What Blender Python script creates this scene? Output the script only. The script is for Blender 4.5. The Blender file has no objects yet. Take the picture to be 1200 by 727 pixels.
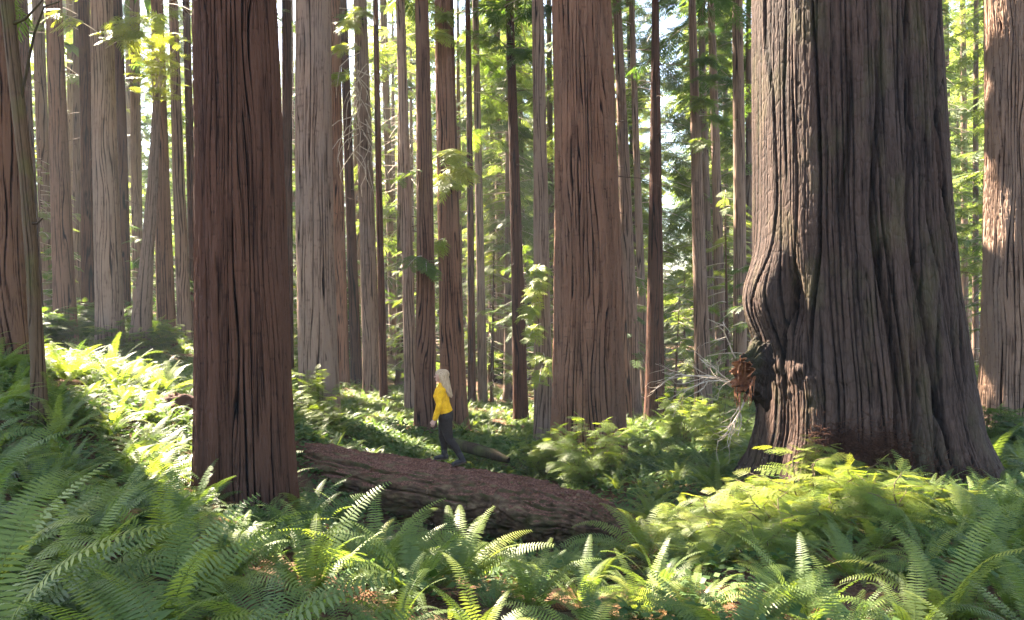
import bpy, math, random
import numpy as np
from mathutils import Vector
R = math.radians
random.seed(7)
rng = np.random.default_rng(11)
SC = bpy.context.scene
COL = SC.collection
FPX, CX, CY, CAMZ = 867.0, 600.0, 363.5, 1.65
SUN_EL, SUN_BACK = R(46), R(46)          # elevation; how far behind the left hand the sun stands
SUN = np.array([-math.cos(SUN_BACK)*math.cos(SUN_EL), math.sin(SUN_BACK)*math.cos(SUN_EL), math.sin(SUN_EL)])

def P(px, py, Y):
    return np.array([(px-CX)/FPX*Y, Y, CAMZ-(py-CY)/FPX*Y])

def pix(p):
    return CX+p[0]/p[1]*FPX, CY-(p[2]-CAMZ)/p[1]*FPX

# ------------------------------------------------------------------ noise
def vnoise(x, y, perx, seed):
    """value noise, periodic in x with integer period perx"""
    r = np.random.default_rng(seed)
    ny = int(np.floor(y.max())-np.floor(y.min()))+3
    tab = r.random((perx, ny))
    xi = np.floor(x).astype(int); yi = np.floor(y).astype(int)
    fx = x-xi; fy = y-yi
    yi = yi-int(np.floor(y.min()))
    fx = fx*fx*(3-2*fx); fy = fy*fy*(3-2*fy)
    x0 = xi % perx; x1 = (xi+1) % perx
    a = tab[x0, yi]*(1-fx)+tab[x1, yi]*fx
    b = tab[x0, yi+1]*(1-fx)+tab[x1, yi+1]*fx
    return a*(1-fy)+b*fy

def ridge(n): return 1-np.abs(2*n-1)

# ------------------------------------------------------------------ mesh helpers
def make_mesh(name, V, Q, mats, mi=None, tint=None, smooth=True):
    V = np.ascontiguousarray(V, dtype=np.float32); Q = np.ascontiguousarray(Q, dtype=np.int32)
    me = bpy.data.meshes.new(name)
    k = Q.shape[1]; n = len(Q)
    me.vertices.add(len(V)); me.vertices.foreach_set('co', V.ravel())
    me.loops.add(n*k); me.loops.foreach_set('vertex_index', Q.ravel())
    me.polygons.add(n); me.polygons.foreach_set('loop_start', np.arange(0, n*k, k, dtype=np.int32))
    if smooth: me.polygons.foreach_set('use_smooth', np.ones(n, dtype=bool))
    for m in mats: me.materials.append(m)
    if mi is not None: me.polygons.foreach_set('material_index', np.asarray(mi, dtype=np.int32))
    if tint is not None:
        a = me.attributes.new('tint', 'FLOAT', 'POINT'); a.data.foreach_set('value', np.asarray(tint, dtype=np.float32))
    me.update(calc_edges=True)
    return me

def link(name, me, parent=None, loc=None, rz=0, scale=None, **kw):
    o = bpy.data.objects.new(name, me); COL.objects.link(o)
    if parent is not None: o.parent = parent
    if loc is not None: o.location = loc
    if rz: o.rotation_euler = (0, 0, rz)
    if scale is not None: o.scale = (scale, scale, scale)
    for k, v in kw.items():
        if v is not None: o[k] = v
    return o

def thing(name, label, cat, loc=(0, 0, 0), group=None, rz=0):
    return link(name, None, loc=loc, rz=rz, label=label, category=cat, group=group)

def tube(pts, rad, n=6, cap=True):
    """tapered tube along pts -> V, Q"""
    pts = np.asarray(pts, float); m = len(pts)
    t = np.gradient(pts, axis=0); t /= np.linalg.norm(t, axis=1, keepdims=True)+1e-9
    ref = np.array([0, 0, 1.]) if abs(t[:, 2]).mean() < .8 else np.array([1., 0, 0])
    a = np.cross(t, ref); a /= np.linalg.norm(a, axis=1, keepdims=True)+1e-9
    b = np.cross(t, a)
    th = np.arange(n)/n*2*np.pi
    rad = np.broadcast_to(np.asarray(rad, float), (m,))
    V = (pts[:, None]+rad[:, None, None]*(np.cos(th)[None, :, None]*a[:, None]+np.sin(th)[None, :, None]*b[:, None])).reshape(-1, 3)
    Q = grid_quads(m, n, True)
    return V, Q

def grid_quads(m, n, wrap):
    i = np.arange(m-1)[:, None]; j = np.arange(n if wrap else n-1)[None]
    j2 = (j+1) % n
    return np.stack(np.broadcast_arrays(i*n+j, i*n+j2, (i+1)*n+j2, (i+1)*n+j), -1).reshape(-1, 4)

class Bag:
    """collects vertex / quad arrays of ONE mesh"""
    def __init__(s): s.V = []; s.Q = []; s.M = []; s.T = []; s.n = 0
    def add(s, V, Q, mi=0, tint=.5):
        V = np.asarray(V, float)
        if len(V) == 0: return
        s.V.append(V); s.Q.append(np.asarray(Q)+s.n); s.M.append(np.broadcast_to(np.asarray(mi), (len(Q),)))
        s.T.append(np.broadcast_to(np.asarray(tint, float), (len(V),))); s.n += len(V)
    def tube(s, pts, rad, n=5, mi=0, tint=.5): s.add(*tube(pts, rad, n), mi, tint)
    def mesh(s, name, mats, off=None, smooth=True):
        V = np.concatenate(s.V)
        if off is not None: V = V-np.asarray(off)
        return make_mesh(name, V, np.concatenate(s.Q), mats, np.concatenate(s.M), np.concatenate(s.T), smooth)

# ------------------------------------------------------------------ materials
def new_mat(name):
    m = bpy.data.materials.new(name); m.use_nodes = True
    nt = m.node_tree; nt.nodes.clear()
    out = nt.nodes.new('ShaderNodeOutputMaterial')
    return m, nt, out
def N(nt, t, **kw):
    n = nt.nodes.new(t)
    for k, v in kw.items():
        if hasattr(n, k): setattr(n, k, v)
        else: n.inputs[k].default_value = v
    return n
def ramp(nt, fac, stops):
    r = nt.nodes.new('ShaderNodeValToRGB'); e = r.color_ramp.elements
    while len(e) < len(stops): e.new(.5)
    for q, (p, c) in zip(e, stops):
        q.position = p; q.color = (*c, 1)
    nt.links.new(fac, r.inputs[0]); return r.outputs[0]
def mixc(nt, fac, a, b, mode='MIX'):
    m = nt.nodes.new('ShaderNodeMix'); m.data_type = 'RGBA'; m.blend_type = mode
    for s, v in ((m.inputs[0], fac), (m.inputs[6], a), (m.inputs[7], b)):
        if hasattr(v, 'links'): nt.links.new(v, s)
        elif isinstance(v, (int, float)): s.default_value = v
        else: s.default_value = (*v, 1)
    return m.outputs[2]
def math_(nt, op, a, b=0.0, clamp=False):
    m = nt.nodes.new('ShaderNodeMath'); m.operation = op; m.use_clamp = clamp
    for s, v in ((m.inputs[0], a), (m.inputs[1], b)):
        if hasattr(v, 'links'): nt.links.new(v, s)
        else: s.default_value = v
    return m.outputs[0]
def noise(nt, scale, detail=4, stretch=(1, 1, 1), rough=.55, loc=(0, 0, 0)):
    tc = nt.nodes.new('ShaderNodeTexCoord'); mp = nt.nodes.new('ShaderNodeMapping')
    mp.inputs['Scale'].default_value = stretch; mp.inputs['Location'].default_value = loc
    nt.links.new(tc.outputs['Object'], mp.inputs[0])
    n = N(nt, 'ShaderNodeTexNoise', Scale=scale, Detail=detail, Roughness=rough)
    nt.links.new(mp.outputs[0], n.inputs['Vector']); return n.outputs['Fac']

def bark_mat(name, furrow, mid, ridge_c, moss=0.0, plate=0.0, bump=.6, fine=1.0):
    m, nt, out = new_mat(name)
    rnd = N(nt, 'ShaderNodeObjectInfo').outputs['Random']
    streak = noise(nt, 26*fine, 6, (1, 1, .045), .62)
    fibre = noise(nt, 90*fine, 3, (1, 1, .06), .6)
    blot = noise(nt, 1.1, 4, (1, 1, .35), .6)
    att = N(nt, 'ShaderNodeAttribute', attribute_name='tint').outputs['Fac']
    f = math_(nt, 'ADD', math_(nt, 'MULTIPLY', streak, .62), math_(nt, 'MULTIPLY', fibre, .30))
    f = math_(nt, 'ADD', f, math_(nt, 'MULTIPLY', math_(nt, 'SUBTRACT', att, .56), .95))
    f = math_(nt, 'ADD', f, math_(nt, 'MULTIPLY', math_(nt, 'SUBTRACT', blot, .5), .10))
    col = ramp(nt, f, [(.20, furrow), (.42, mid), (.66, ridge_c)])  # dark furrow stop paints in the shade deep between the ridges
    grey = ramp(nt, blot, [(.42, (1, 1, 1)), (.68, (.82, .92, 1.02))])
    col = mixc(nt, 1.0, col, grey, 'MULTIPLY')
    var = ramp(nt, rnd, [(0, (.78, .76, .76)), (.5, (1, 1, 1)), (1, (1.15, 1.05, .98))])
    col = mixc(nt, 1.0, col, var, 'MULTIPLY')
    if moss:
        mn = ramp(nt, noise(nt, 2.3, 5, (1, 1, .5)), [(.5, (0, 0, 0)), (.66, (1, 1, 1))])
        col = mixc(nt, math_(nt, 'MULTIPLY', mn, moss), col, (.075, .085, .022))
    h = math_(nt, 'ADD', math_(nt, 'MULTIPLY', streak, .7), math_(nt, 'MULTIPLY', fibre, .3))
    if plate:
        tc = nt.nodes.new('ShaderNodeTexCoord'); mp = nt.nodes.new('ShaderNodeMapping')
        mp.inputs['Scale'].default_value = (1, 1, .35); nt.links.new(tc.outputs['Object'], mp.inputs[0])
        vo = N(nt, 'ShaderNodeTexVoronoi', feature='DISTANCE_TO_EDGE', Scale=13.0)
        nt.links.new(mp.outputs[0], vo.inputs['Vector'])
        e = math_(nt, 'MULTIPLY', vo.outputs['Distance'], 6.0, True)
        h = math_(nt, 'ADD', h, math_(nt, 'MULTIPLY', e, plate))
        crack = ramp(nt, e, [(0, (.45, .42, .4)), (.4, (1, 1, 1))])
        col = mixc(nt, plate, col, mixc(nt, 1.0, col, crack, 'MULTIPLY'))
    b = N(nt, 'ShaderNodeBump', Strength=bump, Distance=.03); nt.links.new(h, b.inputs['Height'])
    p = N(nt, 'ShaderNodeBsdfPrincipled', Roughness=.9); p.inputs['Specular IOR Level'].default_value = .15
    nt.links.new(col, p.inputs['Base Color']); nt.links.new(b.outputs[0], p.inputs['Normal'])
    nt.links.new(p.outputs[0], out.inputs[0]); return m

def leaf_mat(name, stops, trans, tmix=.42, rough=.5, spec=.3):
    m, nt, out = new_mat(name)
    att = N(nt, 'ShaderNodeAttribute', attribute_name='tint').outputs['Fac']
    rnd = N(nt, 'ShaderNodeObjectInfo').outputs['Random']
    f = math_(nt, 'ADD', math_(nt, 'MULTIPLY', att, .64), math_(nt, 'MULTIPLY', rnd, .38))
    col = ramp(nt, f, stops)
    p = N(nt, 'ShaderNodeBsdfPrincipled', Roughness=rough); p.inputs['Specular IOR Level'].default_value = spec
    nt.links.new(col, p.inputs['Base Color'])
    t = N(nt, 'ShaderNodeBsdfTranslucent')
    nt.links.new(mixc(nt, 1.0, col, trans, 'MULTIPLY'), t.inputs['Color'])
    mx = N(nt, 'ShaderNodeMixShader'); mx.inputs[0].default_value = tmix
    nt.links.new(p.outputs[0], mx.inputs[1]); nt.links.new(t.outputs[0], mx.inputs[2])
    nt.links.new(mx.outputs[0], out.inputs[0]); return m

def plain_mat(name, stops, scale=8, rough=.8, bump=.3, stretch=(1, 1, 1), spec=.3):
    m, nt, out = new_mat(name)
    n = noise(nt, scale, 6, stretch, .65)
    col = ramp(nt, n, stops)
    b = N(nt, 'ShaderNodeBump', Strength=bump, Distance=.02); nt.links.new(n, b.inputs['Height'])
    p = N(nt, 'ShaderNodeBsdfPrincipled', Roughness=rough); p.inputs['Specular IOR Level'].default_value = spec
    nt.links.new(col, p.inputs['Base Color']); nt.links.new(b.outputs[0], p.inputs['Normal'])
    nt.links.new(p.outputs[0], out.inputs[0]); return m

M = {}
M['bark_dark'] = bark_mat('dark red bark', (.0018, .001, .0007), (.018, .0075, .0044), (.072, .032, .019), bump=.9)
M['bark_red'] = bark_mat('red brown bark', (.004, .002, .0013), (.047, .0215, .0125), (.155, .081, .050), bump=.9)
M['bark_grey'] = bark_mat('greyed bark', (.010, .006, .0042), (.080, .047, .032), (.215, .140, .099), bump=.8)
M['bark_giant'] = bark_mat('weathered giant bark', (.0015, .001, .0009), (.0145, .0088, .0070), (.056, .036, .028), moss=.18, plate=.3, bump=1.0)
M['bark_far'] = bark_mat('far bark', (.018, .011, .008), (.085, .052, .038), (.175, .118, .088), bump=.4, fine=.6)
M['bark_mossy'] = bark_mat('mossy bark', (.012, .008, .005), (.04, .026, .015), (.08, .055, .033), moss=.5)
M['litter'] = leaf_mat('needle litter', [(0, (.02, .009, .006)), (.6, (.06, .027, .017)), (1, (.12, .06, .036))], (1, .9, .7), .15, .85, .1)
M['char'] = plain_mat('charred wood', [(.3, (.012, .009, .008)), (.7, (.05, .035, .028))], 9, .9)
M['rot'] = plain_mat('broken orange heartwood', [(.3, (.03, .011, .006)), (.5, (.17, .058, .024)), (.74, (.36, .17, .08))], 6, .85, .8, (1, 1, 2.5))
M['twig'] = plain_mat('dead twig', [(.3, (.2, .15, .11)), (.7, (.42, .35, .28))], 12, .85)
M['stem'] = plain_mat('green brown stem', [(.3, (.07, .05, .025)), (.7, (.14, .1, .05))], 12, .8)
M['fern'] = leaf_mat('fern leaf', [(0, (.034, .058, .018)), (.45, (.084, .128, .033)), (.8, (.155, .195, .042)), (1, (.22, .23, .05))], (2.1, 2.0, .8), .46, .5, .35)
M['fern_low'] = leaf_mat('low fern leaf', [(0, (.028, .055, .016)), (.5, (.07, .115, .03)), (1, (.155, .19, .044))], (1.9, 1.9, .9), .40, .5, .3)
M['dead_frond'] = leaf_mat('dead frond', [(0, (.06, .028, .014)), (.6, (.17, .085, .04)), (1, (.27, .15, .07))], (1.2, 1, .8), .25, .8, .1)
M['needle'] = leaf_mat('conifer spray', [(0, (.014, .034, .014)), (.45, (.034, .07, .02)), (.8, (.075, .115, .025)), (1, (.12, .15, .03))], (2.6, 2.5, .9), .48, .55, .25)
M['needle_far'] = leaf_mat('far conifer spray', [(0, (.033, .058, .030)), (.5, (.072, .108, .044)), (1, (.16, .185, .066))], (2.5, 2.4, .9), .48, .6, .2)  # needle greens made paler and bluer, painting in the haze of distance
M['sprout'] = leaf_mat('young sprout leaf', [(0, (.05, .085, .02)), (.5, (.12, .165, .032)), (1, (.21, .225, .05))], (2.2, 2.1, .8), .45, .5, .25)  # pale young leaf, brightened further to carry the sun on it
M['broad'] = leaf_mat('broad leaf', [(0, (.02, .045, .014)), (.5, (.05, .095, .026)), (1, (.09, .135, .035))], (1.8, 1.9, .8), .36, .6, .2)

# ------------------------------------------------------------------ tree table
# name-like label, mat, depth, (x centre, width) at y = 0, (x, y, width) at the base, crown base z, height, detail
T = []
def tr(label, mat, Y, xt, wt, xb, yb, wb, z0=13, H=42, det=1): T.append(dict(label=label, mat=mat, Y=Y, xt=xt, wt=wt, xb=xb, yb=yb, wb=wb, z0=z0, H=H, det=det))
tr('wide brown redwood cut off by the left edge of the photo', 'bark_red', 13, -15, 54, 0, 412, 62, 14, 46, 2)
tr('slim dark redwood just behind the mossy leaning trunk', 'bark_dark', 26, 25, 13, 46, 402, 14)
tr('grey slender redwood between the mossy trunk and the straight red brown one', 'bark_far', 35, 44, 12, 58, 372, 15, 11)
tr('straight red brown redwood right of the mossy leaning trunk', 'bark_red', 24, 63, 17, 77, 397, 25, 13, 44, 2)
tr('thin orange lit conifer right of the straight red brown redwood', 'bark_far', 45, 82, 8, 86, 372, 9, 9, 38)
tr('dark thin redwood close on the left of a mid brown one on the upper slope', 'bark_far', 40, 91, 9, 92, 374, 10, 12)
tr('mid brown redwood close behind the stout pale one on the left slope', 'bark_dark', 32, 98, 12, 105, 377, 18, 12)
tr('stout pale streaked redwood standing at the top of the ferny left slope', 'bark_grey', 24, 119, 23, 130, 412, 33, 13, 45, 2)
tr('brown redwood half hidden behind the right side of the stout pale one', 'bark_dark', 34, 137, 11, 148, 370, 11, 12)
tr('very thin orange conifer left of the broken snag', 'bark_far', 55, 150, 7, 155, 364, 8, 8, 36)
tr('pale slim redwood directly behind the broken snag', 'bark_far', 38, 158, 11, 163, 382, 13, 10)
tr('reddish redwood touching the right side of the broken snag', 'bark_red', 27, 184, 13, 196, 402, 22, 11, 42, 2)
tr('pale brown redwood between the broken snag and the large dark trunk', 'bark_grey', 30, 203, 10, 217, 392, 17, 11)
tr('thin dark redwood just left of the large dark near trunk', 'bark_dark', 34, 218, 8, 227, 405, 10, 9)
tr('large dark red redwood trunk in the ferns left of the woman, nearest whole trunk', 'bark_dark', 8.5, 276, 92, 290, 600, 113, 19, 50, 4)
tr('dark thin redwood seen right of the large dark near trunk', 'bark_dark', 30, 336, 11, 338, 440, 13, 11)
tr('stout pale grooved redwood behind the left end of the fallen log', 'bark_grey', 17.5, 367, 39, 375, 490, 47, 14, 46, 3)
tr('grey brown redwood close behind the right side of the stout grooved one', 'bark_red', 30, 392, 12, 402, 452, 16, 12)
tr('dark slim redwood between the stout grooved one and a pale straight one', 'bark_dark', 33, 402, 9, 418, 447, 14, 9)
tr('pale straight redwood with bare dead twigs hanging high on its trunk', 'bark_grey', 28, 422, 15, 436, 456, 22, 9.5, 42, 2)
tr('thin almost black conifer right of the pale straight redwood', 'bark_dark', 26, 440, 6, 450, 468, 10, 9)
tr('faint thin far conifer left of the leaning pair of redwoods', 'bark_far', 45, 449, 8, 462, 450, 9, 8)
tr('grey redwood leaning against its redder neighbour left of the woman', 'bark_grey', 24, 469, 10, 482, 478, 16, 11, 42, 2)
tr('warm brown redwood trunk standing directly behind the woman', 'bark_red', 19, 494, 15, 499, 501, 27, 10.5, 42, 3)
tr('brown redwood just right of the one directly behind the woman', 'bark_red', 21, 518, 17, 533, 499, 33, 10, 44, 3)
tr('slim redwood overlapping the right edge of the brown one beside the woman', 'bark_dark', 24, 527, 9, 541, 482, 13, 11)
tr('thin dark conifer with side twigs well right of the woman', 'bark_dark', 33, 548, 6, 553, 472, 10, 7.5)
tr('light brown slender conifer between two dark ones right of the woman', 'bark_far', 36, 557, 7, 566, 475, 12, 8)
tr('pale far conifer rising above the small black stump', 'bark_far', 50, 582, 7, 587, 452, 13, 8)
tr('straight dark redwood midway between the woman and the wide central trunk', 'bark_dark', 25, 597, 9, 611, 496, 19, 8.5, 42, 2)
tr('faint narrow conifer behind the straight dark redwood midway to the central trunk', 'bark_far', 50, 606, 8, 615, 455, 10, 9)
tr('grey redwood close on the left of the wide central trunk', 'bark_grey', 20, 630, 13, 637, 521, 23, 9.2, 44, 3)
tr('narrow pale conifer squeezed against the left side of the wide central trunk', 'bark_far', 45, 643, 6, 648, 462, 9, 10)
tr('wide red brown redwood standing behind the right end of the fallen log', 'bark_red', 16, 681, 66, 689, 535, 88, 15, 50, 4)
tr('slim redwood half hidden behind the right edge of the wide central trunk', 'bark_red', 24, 706, 9, 734, 478, 13, 11)
tr('grey redwood with knobbly branch scars right of the wide central trunk', 'bark_grey', 26, 723, 9, 742, 482, 22, 10, 42, 2)
tr('pale sunlit thin conifer behind the knobbly grey redwood', 'bark_far', 42, 737, 7, 747, 465, 9, 9)
tr('thin grey redwood between the knobbly grey one and the dark leaning one', 'bark_far', 30, 740, 6, 757, 474, 12, 11)
tr('dark smooth redwood, the middle one between the central trunk and the giant', 'bark_dark', 24, 768, 8, 767, 502, 27, 12, 42, 2)
tr('grey straight redwood behind the dead branches left of the giant', 'bark_grey', 27, 811, 8, 825, 482, 22, 9, 42, 2)
tr('faint redwood just right of the grey straight one left of the giant', 'bark_far', 36, 821, 7, 836, 462, 12, 9)
tr('pale grey redwood second from the left edge of the giant trunk', 'bark_far', 34, 833, 8, 846, 455, 15, 9)
tr('thin orange conifer between two grey ones left of the giant', 'bark_far', 50, 849, 5, 853, 440, 8, 10)
tr('dark flecked redwood next to the left edge of the giant trunk', 'bark_grey', 30, 864, 12, 867, 455, 17, 10)
tr('dark narrow redwood peeping out along the upper right edge of the giant', 'bark_dark', 22, 1094, 14, 1104, 450, 16, 10)
tr('thin conifer in the green gap just right of the giant', 'bark_far', 45, 1108, 6, 1113, 450, 8, 8)
tr('reddish far conifer in the green gap, midway between the giant and the right trunk', 'bark_far', 48, 1128, 6, 1131, 442, 8, 8)
tr('thin bare grey conifer just left of the large trunk at the right edge', 'bark_far', 40, 1144, 5, 1143, 450, 8, 7)
tr('large furrowed redwood cut off by the right edge of the photo', 'bark_grey', 17, 1193, 66, 1192, 512, 80, 15, 50, 4)

# ------------------------------------------------------------------ terrain
ctrl = [(0, 0, 0), (-3, 3, .05), (3, 3, 0), (0, 5, -.45), (-5, 6, .1), (5, 6, -.35), (2, 8, -1.0), (0, 8.5, -1.45), (-2.6, 8.5, -.75), (0, 11.5, -2.1), (-1.5, 11.8, -2.05), (0, 10, -2.0), (1.2, 9.6, -1.75),
        (-2.6, 12.2, -1.85), (4.4, 11, -.62), (3.2, 9, -.75), (6.5, 10, -.75), (8, 12, -1.0), (5, 14, -1.2), (2.2, 13, -1.6), (-6, 9.5, .15), (-5, 12, -.15), (-7.5, 13, .35), (-4, 15, -.85), (-30, 20, 3.0), (-40, 60, 4),
        (32, 20, -1.8), (0, 45, -3.2), (25, 45, -3), (-20, 50, 1.2), (0, 90, -3.5), (60, 90, -3), (-70, 90, 4), (0, -12, .4), (-20, -8, 2), (20, -8, -.6), (-90, 0, 6), (90, 0, -3), (0, 200, -3), (150, 200, -3), (-150, 200, 5), (0, -150, 0), (150, -150, 0), (-150, -150, 5)]
for t in T:
    b = P(t['xb'], t['yb'], t['Y']); 
    if t['Y'] < 40: ctrl.append((b[0], b[1], b[2]-.12))
C_ = np.array(ctrl, float); S_ = 10.0
def _phi(r): return np.sqrt(r*r+.02)
_A = _phi(np.linalg.norm(C_[:, None, :2]-C_[None, :, :2], axis=2)/S_)
_n = len(C_); _K = np.zeros((_n+3, _n+3)); _K[:_n, :_n] = _A-np.eye(_n)*.06
_K[:_n, _n] = 1; _K[:_n, _n+1:] = C_[:, :2]/S_; _K[_n:, :_n] = _K[:_n, _n:].T
_W = np.linalg.solve(_K, np.concatenate([C_[:, 2], np.zeros(3)]))
def ground(x, y):
    x = np.asarray(x, float); y = np.asarray(y, float); sh = x.shape
    q = np.stack([x.ravel(), y.ravel()], 1); out = np.empty(len(q))
    for s in range(0, len(q), 20000):
        e = q[s:s+20000]
        d = _phi(np.linalg.norm(e[:, None]-C_[None, :, :2], axis=2)/S_)
        out[s:s+20000] = d@_W[:_n]+_W[_n]+e/S_@_W[_n+1:]
    out += .05*np.sin(q[:, 0]*2.1+1.3*np.sin(q[:, 1]*1.1))*np.sin(q[:, 1]*1.7+.7)+.025*np.sin(q[:, 0]*5.3+q[:, 1]*2.2)*np.sin(q[:, 1]*4.7)
    return out.reshape(sh)
def gz(x, y): return float(ground(np.array([x]), np.array([y]))[0])

def axis_(a, b, fine, far):
    u = np.arange(a, b, fine); lo = [a]; hi = [u[-1]]; st = fine
    while lo[-1] > -far: st *= 1.25; lo.append(lo[-1]-st)
    st = fine
    while hi[-1] < far: st *= 1.25; hi.append(hi[-1]+st)
    return np.concatenate([lo[:0:-1], u, hi[1:]])
gx = axis_(-14, 14, .12, 420); gy = axis_(-4, 26, .12, 520)
GX, GY = np.meshgrid(gx, gy)
GZ = ground(GX, GY)+.015*rng.standard_normal(GX.shape)*(np.abs(GX) < 20)
def ground_mat():
    m, nt, out = new_mat('forest floor litter')
    n1 = noise(nt, 1.3, 5); n2 = noise(nt, 38, 6, rough=.7); n3 = noise(nt, 120, 3)
    col = ramp(nt, n2, [(.3, (.022, .012, .007)), (.5, (.085, .045, .026)), (.72, (.19, .11, .068))])
    g = ramp(nt, n1, [(.46, (0, 0, 0)), (.62, (1, 1, 1))])
    col = mixc(nt, math_(nt, 'MULTIPLY', g, .45), col, (.03, .045, .014))
    b = N(nt, 'ShaderNodeBump', Strength=.9, Distance=.03)
    nt.links.new(math_(nt, 'ADD', n2, math_(nt, 'MULTIPLY', n3, .4)), b.inputs['Height'])
    p = N(nt, 'ShaderNodeBsdfPrincipled', Roughness=.95); p.inputs['Specular IOR Level'].default_value = .1
    nt.links.new(col, p.inputs['Base Color']); nt.links.new(b.outputs[0], p.inputs['Normal']); nt.links.new(p.outputs[0], out.inputs[0])
    return m
M['ground'] = ground_mat()
link('ground', make_mesh('ground', np.stack([GX, GY, GZ], -1).reshape(-1, 3), grid_quads(len(gy), len(gx), False), [M['ground']]), kind='structure')

# ------------------------------------------------------------------ sun gaps in the canopy (holes between the boughs)
GAPS = [(85, 425, 18, 1.5), (110, 440, 16.5, 1.6), (130, 455, 15, 1.5), (150, 475, 13.5, 1.3), (175, 500, 12.3, 1.1), (205, 522, 11.3, .9), (235, 545, 10.2, .8), (275, 575, 9, .55), (310, 590, 8.4, .45), (345, 610, 7.8, .4),
        (205, 400, 26, 1.6), (190, 70, 24, 2.0), (350, 150, 19, .8), (350, 300, 19, .8),
        (640, 330, 19, .9), (640, 390, 19, .9), (690, 480, 14.6, .9), (650, 300, 16, .6), (650, 420, 16, .6),
        (893, 20, 10.7, 1.2), (893, 120, 10.7, 1.2), (893, 220, 10.7, 1.2), (890, 310, 10.7, 1.0), (884, 390, 10.5, .8), (866, 445, 10.2, .8),
        (840, 560, 9.2, .7), (880, 590, 8.5, .7), (930, 600, 8.2, .7), (975, 545, 8.8, .6), (820, 625, 8, .6), (870, 650, 7.3, .5), (790, 590, 9.5, .6), (1010, 590, 8.4, .45),
        (560, 690, 5.0, .5), (640, 650, 6.0, .5), (740, 705, 4.7, .4), (690, 690, 5, .4), (480, 640, 6.6, .5), (430, 630, 7, .4), (610, 700, 4.7, .4), (960, 715, 4.3, .35), (520, 620, 7, .4), (1185, 590, 7.5, .5),
        (237, 60, 8.5, .45), (237, 160, 8.5, .45), (237, 260, 8.5, .45), (237, 360, 8.5, .45), (237, 460, 8.5, .45), (237, 540, 8.5, .45),
        (1175, 25, 17, .5), (1172, 235, 17, .6), (1178, 110, 17, .3),
        (600, 512, 26, 2.2), (550, 515, 21, 1.2), (440, 470, 26, 1.6), (470, 500, 20, 1.0), (830, 500, 20, 1.6), (790, 490, 22, 1.4), (680, 470, 30, 2), (860, 540, 14, .8), (560, 440, 40, 3), (1140, 470, 25, 1.5), (1165, 560, 11, .5), (530, 400, 45, 3), (760, 400, 45, 3.5), (455, 300, 45, 3), (590, 300, 50, 3.5)]
GP = np.array([P(*g[:3]) for g in GAPS]); GR = np.array([g[3] for g in GAPS])
def keep_mask(c):
    """False for points that stand in one of the sun gaps (c: n,3 world)"""
    if len(c) == 0: return np.zeros(0, bool)
    k = np.ones(len(c), bool)
    for p, r in zip(GP, GR):
        d = c-p; t = d@SUN
        dist = np.linalg.norm(d-t[:, None]*SUN, axis=1)
        k &= ~((t > 3.0) & (dist < r+.35))
    return k

# ------------------------------------------------------------------ foliage templates
def spray_template(kind):
    """flat feathered spray along +x, length 1"""
    V = []; Q = []
    def loz(b, d, s, L, w, z=0.0):
        k = len(V); b = np.array(b); d = np.array(d); s = np.array(s)
        V.extend([b, b+d*L*.4+s*w, b+d*L+np.array([0, 0, z]), b+d*L*.4-s*w]); Q.append([k, k+1, k+2, k+3])
    r = random.Random(3)
    if kind == 'coarse':
        for a, L in ((0, 1), (.6, .7), (-.6, .7), (1.1, .45), (-1.1, .45)):
            d = (math.cos(a), math.sin(a), -.05); loz((.1, 0, 0), d, (-d[1], d[0], .1), L, .15)
    elif kind == 'mid':
        n = 9
        for i in range(n):
            x = .06+.82*i/n; L = (.44*(1-x)**.7+.07)
            for s in (1, -1):
                a = .95-.25*x+r.uniform(-.12, .12); d = (math.cos(a), s*math.sin(a), -.12+r.uniform(-.08, .08))
                loz((x+r.uniform(-.02, .02), 0, 0), d, (-d[1], d[0], r.uniform(-.25, .25)), L, .026)
        loz((0, 0, 0), (1, 0, 0), (0, 1, 0), 1.0, .03)
    else:                                     # near: second order leaflets
        n = 6
        for i in range(n):
            x = .05+.85*i/n; L = .46*(1-x)**.65+.06
            for s in (1, -1):
                a = .95-.25*x; d = np.array((math.cos(a), s*math.sin(a), -.1+r.uniform(-.06, .06))); p = np.array((-d[1], d[0], 0))
                m = max(3, int(L/.055))
                for j in range(m):
                    q = (j+.5)/m; b = np.array((x, 0, 0))+d*L*q; ll = .085*(1-.45*q)
                    for u in (1, -1):
                        e = d*.5+p*u*.87; e[2] -= .05
                        loz(b, e, (-e[1], e[0], .2*u), ll, .014)
                loz((x, 0, 0), d, p, L*1.05, .006)
        loz((0, 0, 0), (1, 0, 0), (0, 1, 0), 1.0, .01)
    return np.array(V, float), np.array(Q)
SPRAY = {k: spray_template(k) for k in ('coarse', 'mid', 'near')}

def put_sprays(bag, kind, o, d, up, s, tint, mi=0):
    """place sprays: origins o, directions d, up hints, sizes s, tint"""
    if len(o) == 0: return
    V, Q = SPRAY[kind]; n = len(o)
    d = d/(np.linalg.norm(d, axis=1, keepdims=True)+1e-9)
    b = np.cross(up, d); b /= np.linalg.norm(b, axis=1, keepdims=True)+1e-9
    u = np.cross(d, b)
    W = o[:, None]+s[:, None, None]*(V[None, :, 0, None]*d[:, None]+V[None, :, 1, None]*b[:, None]+V[None, :, 2, None]*u[:, None])
    # droop along the spray
    W[:, :, 2] -= (s[:, None]*.22*V[None, :, 0]**2)
    QQ = (Q[None]+(np.arange(n)*len(V))[:, None, None]).reshape(-1, 4)
    bag.add(W.reshape(-1, 3), QQ, mi, np.repeat(tint, len(V)))

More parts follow.
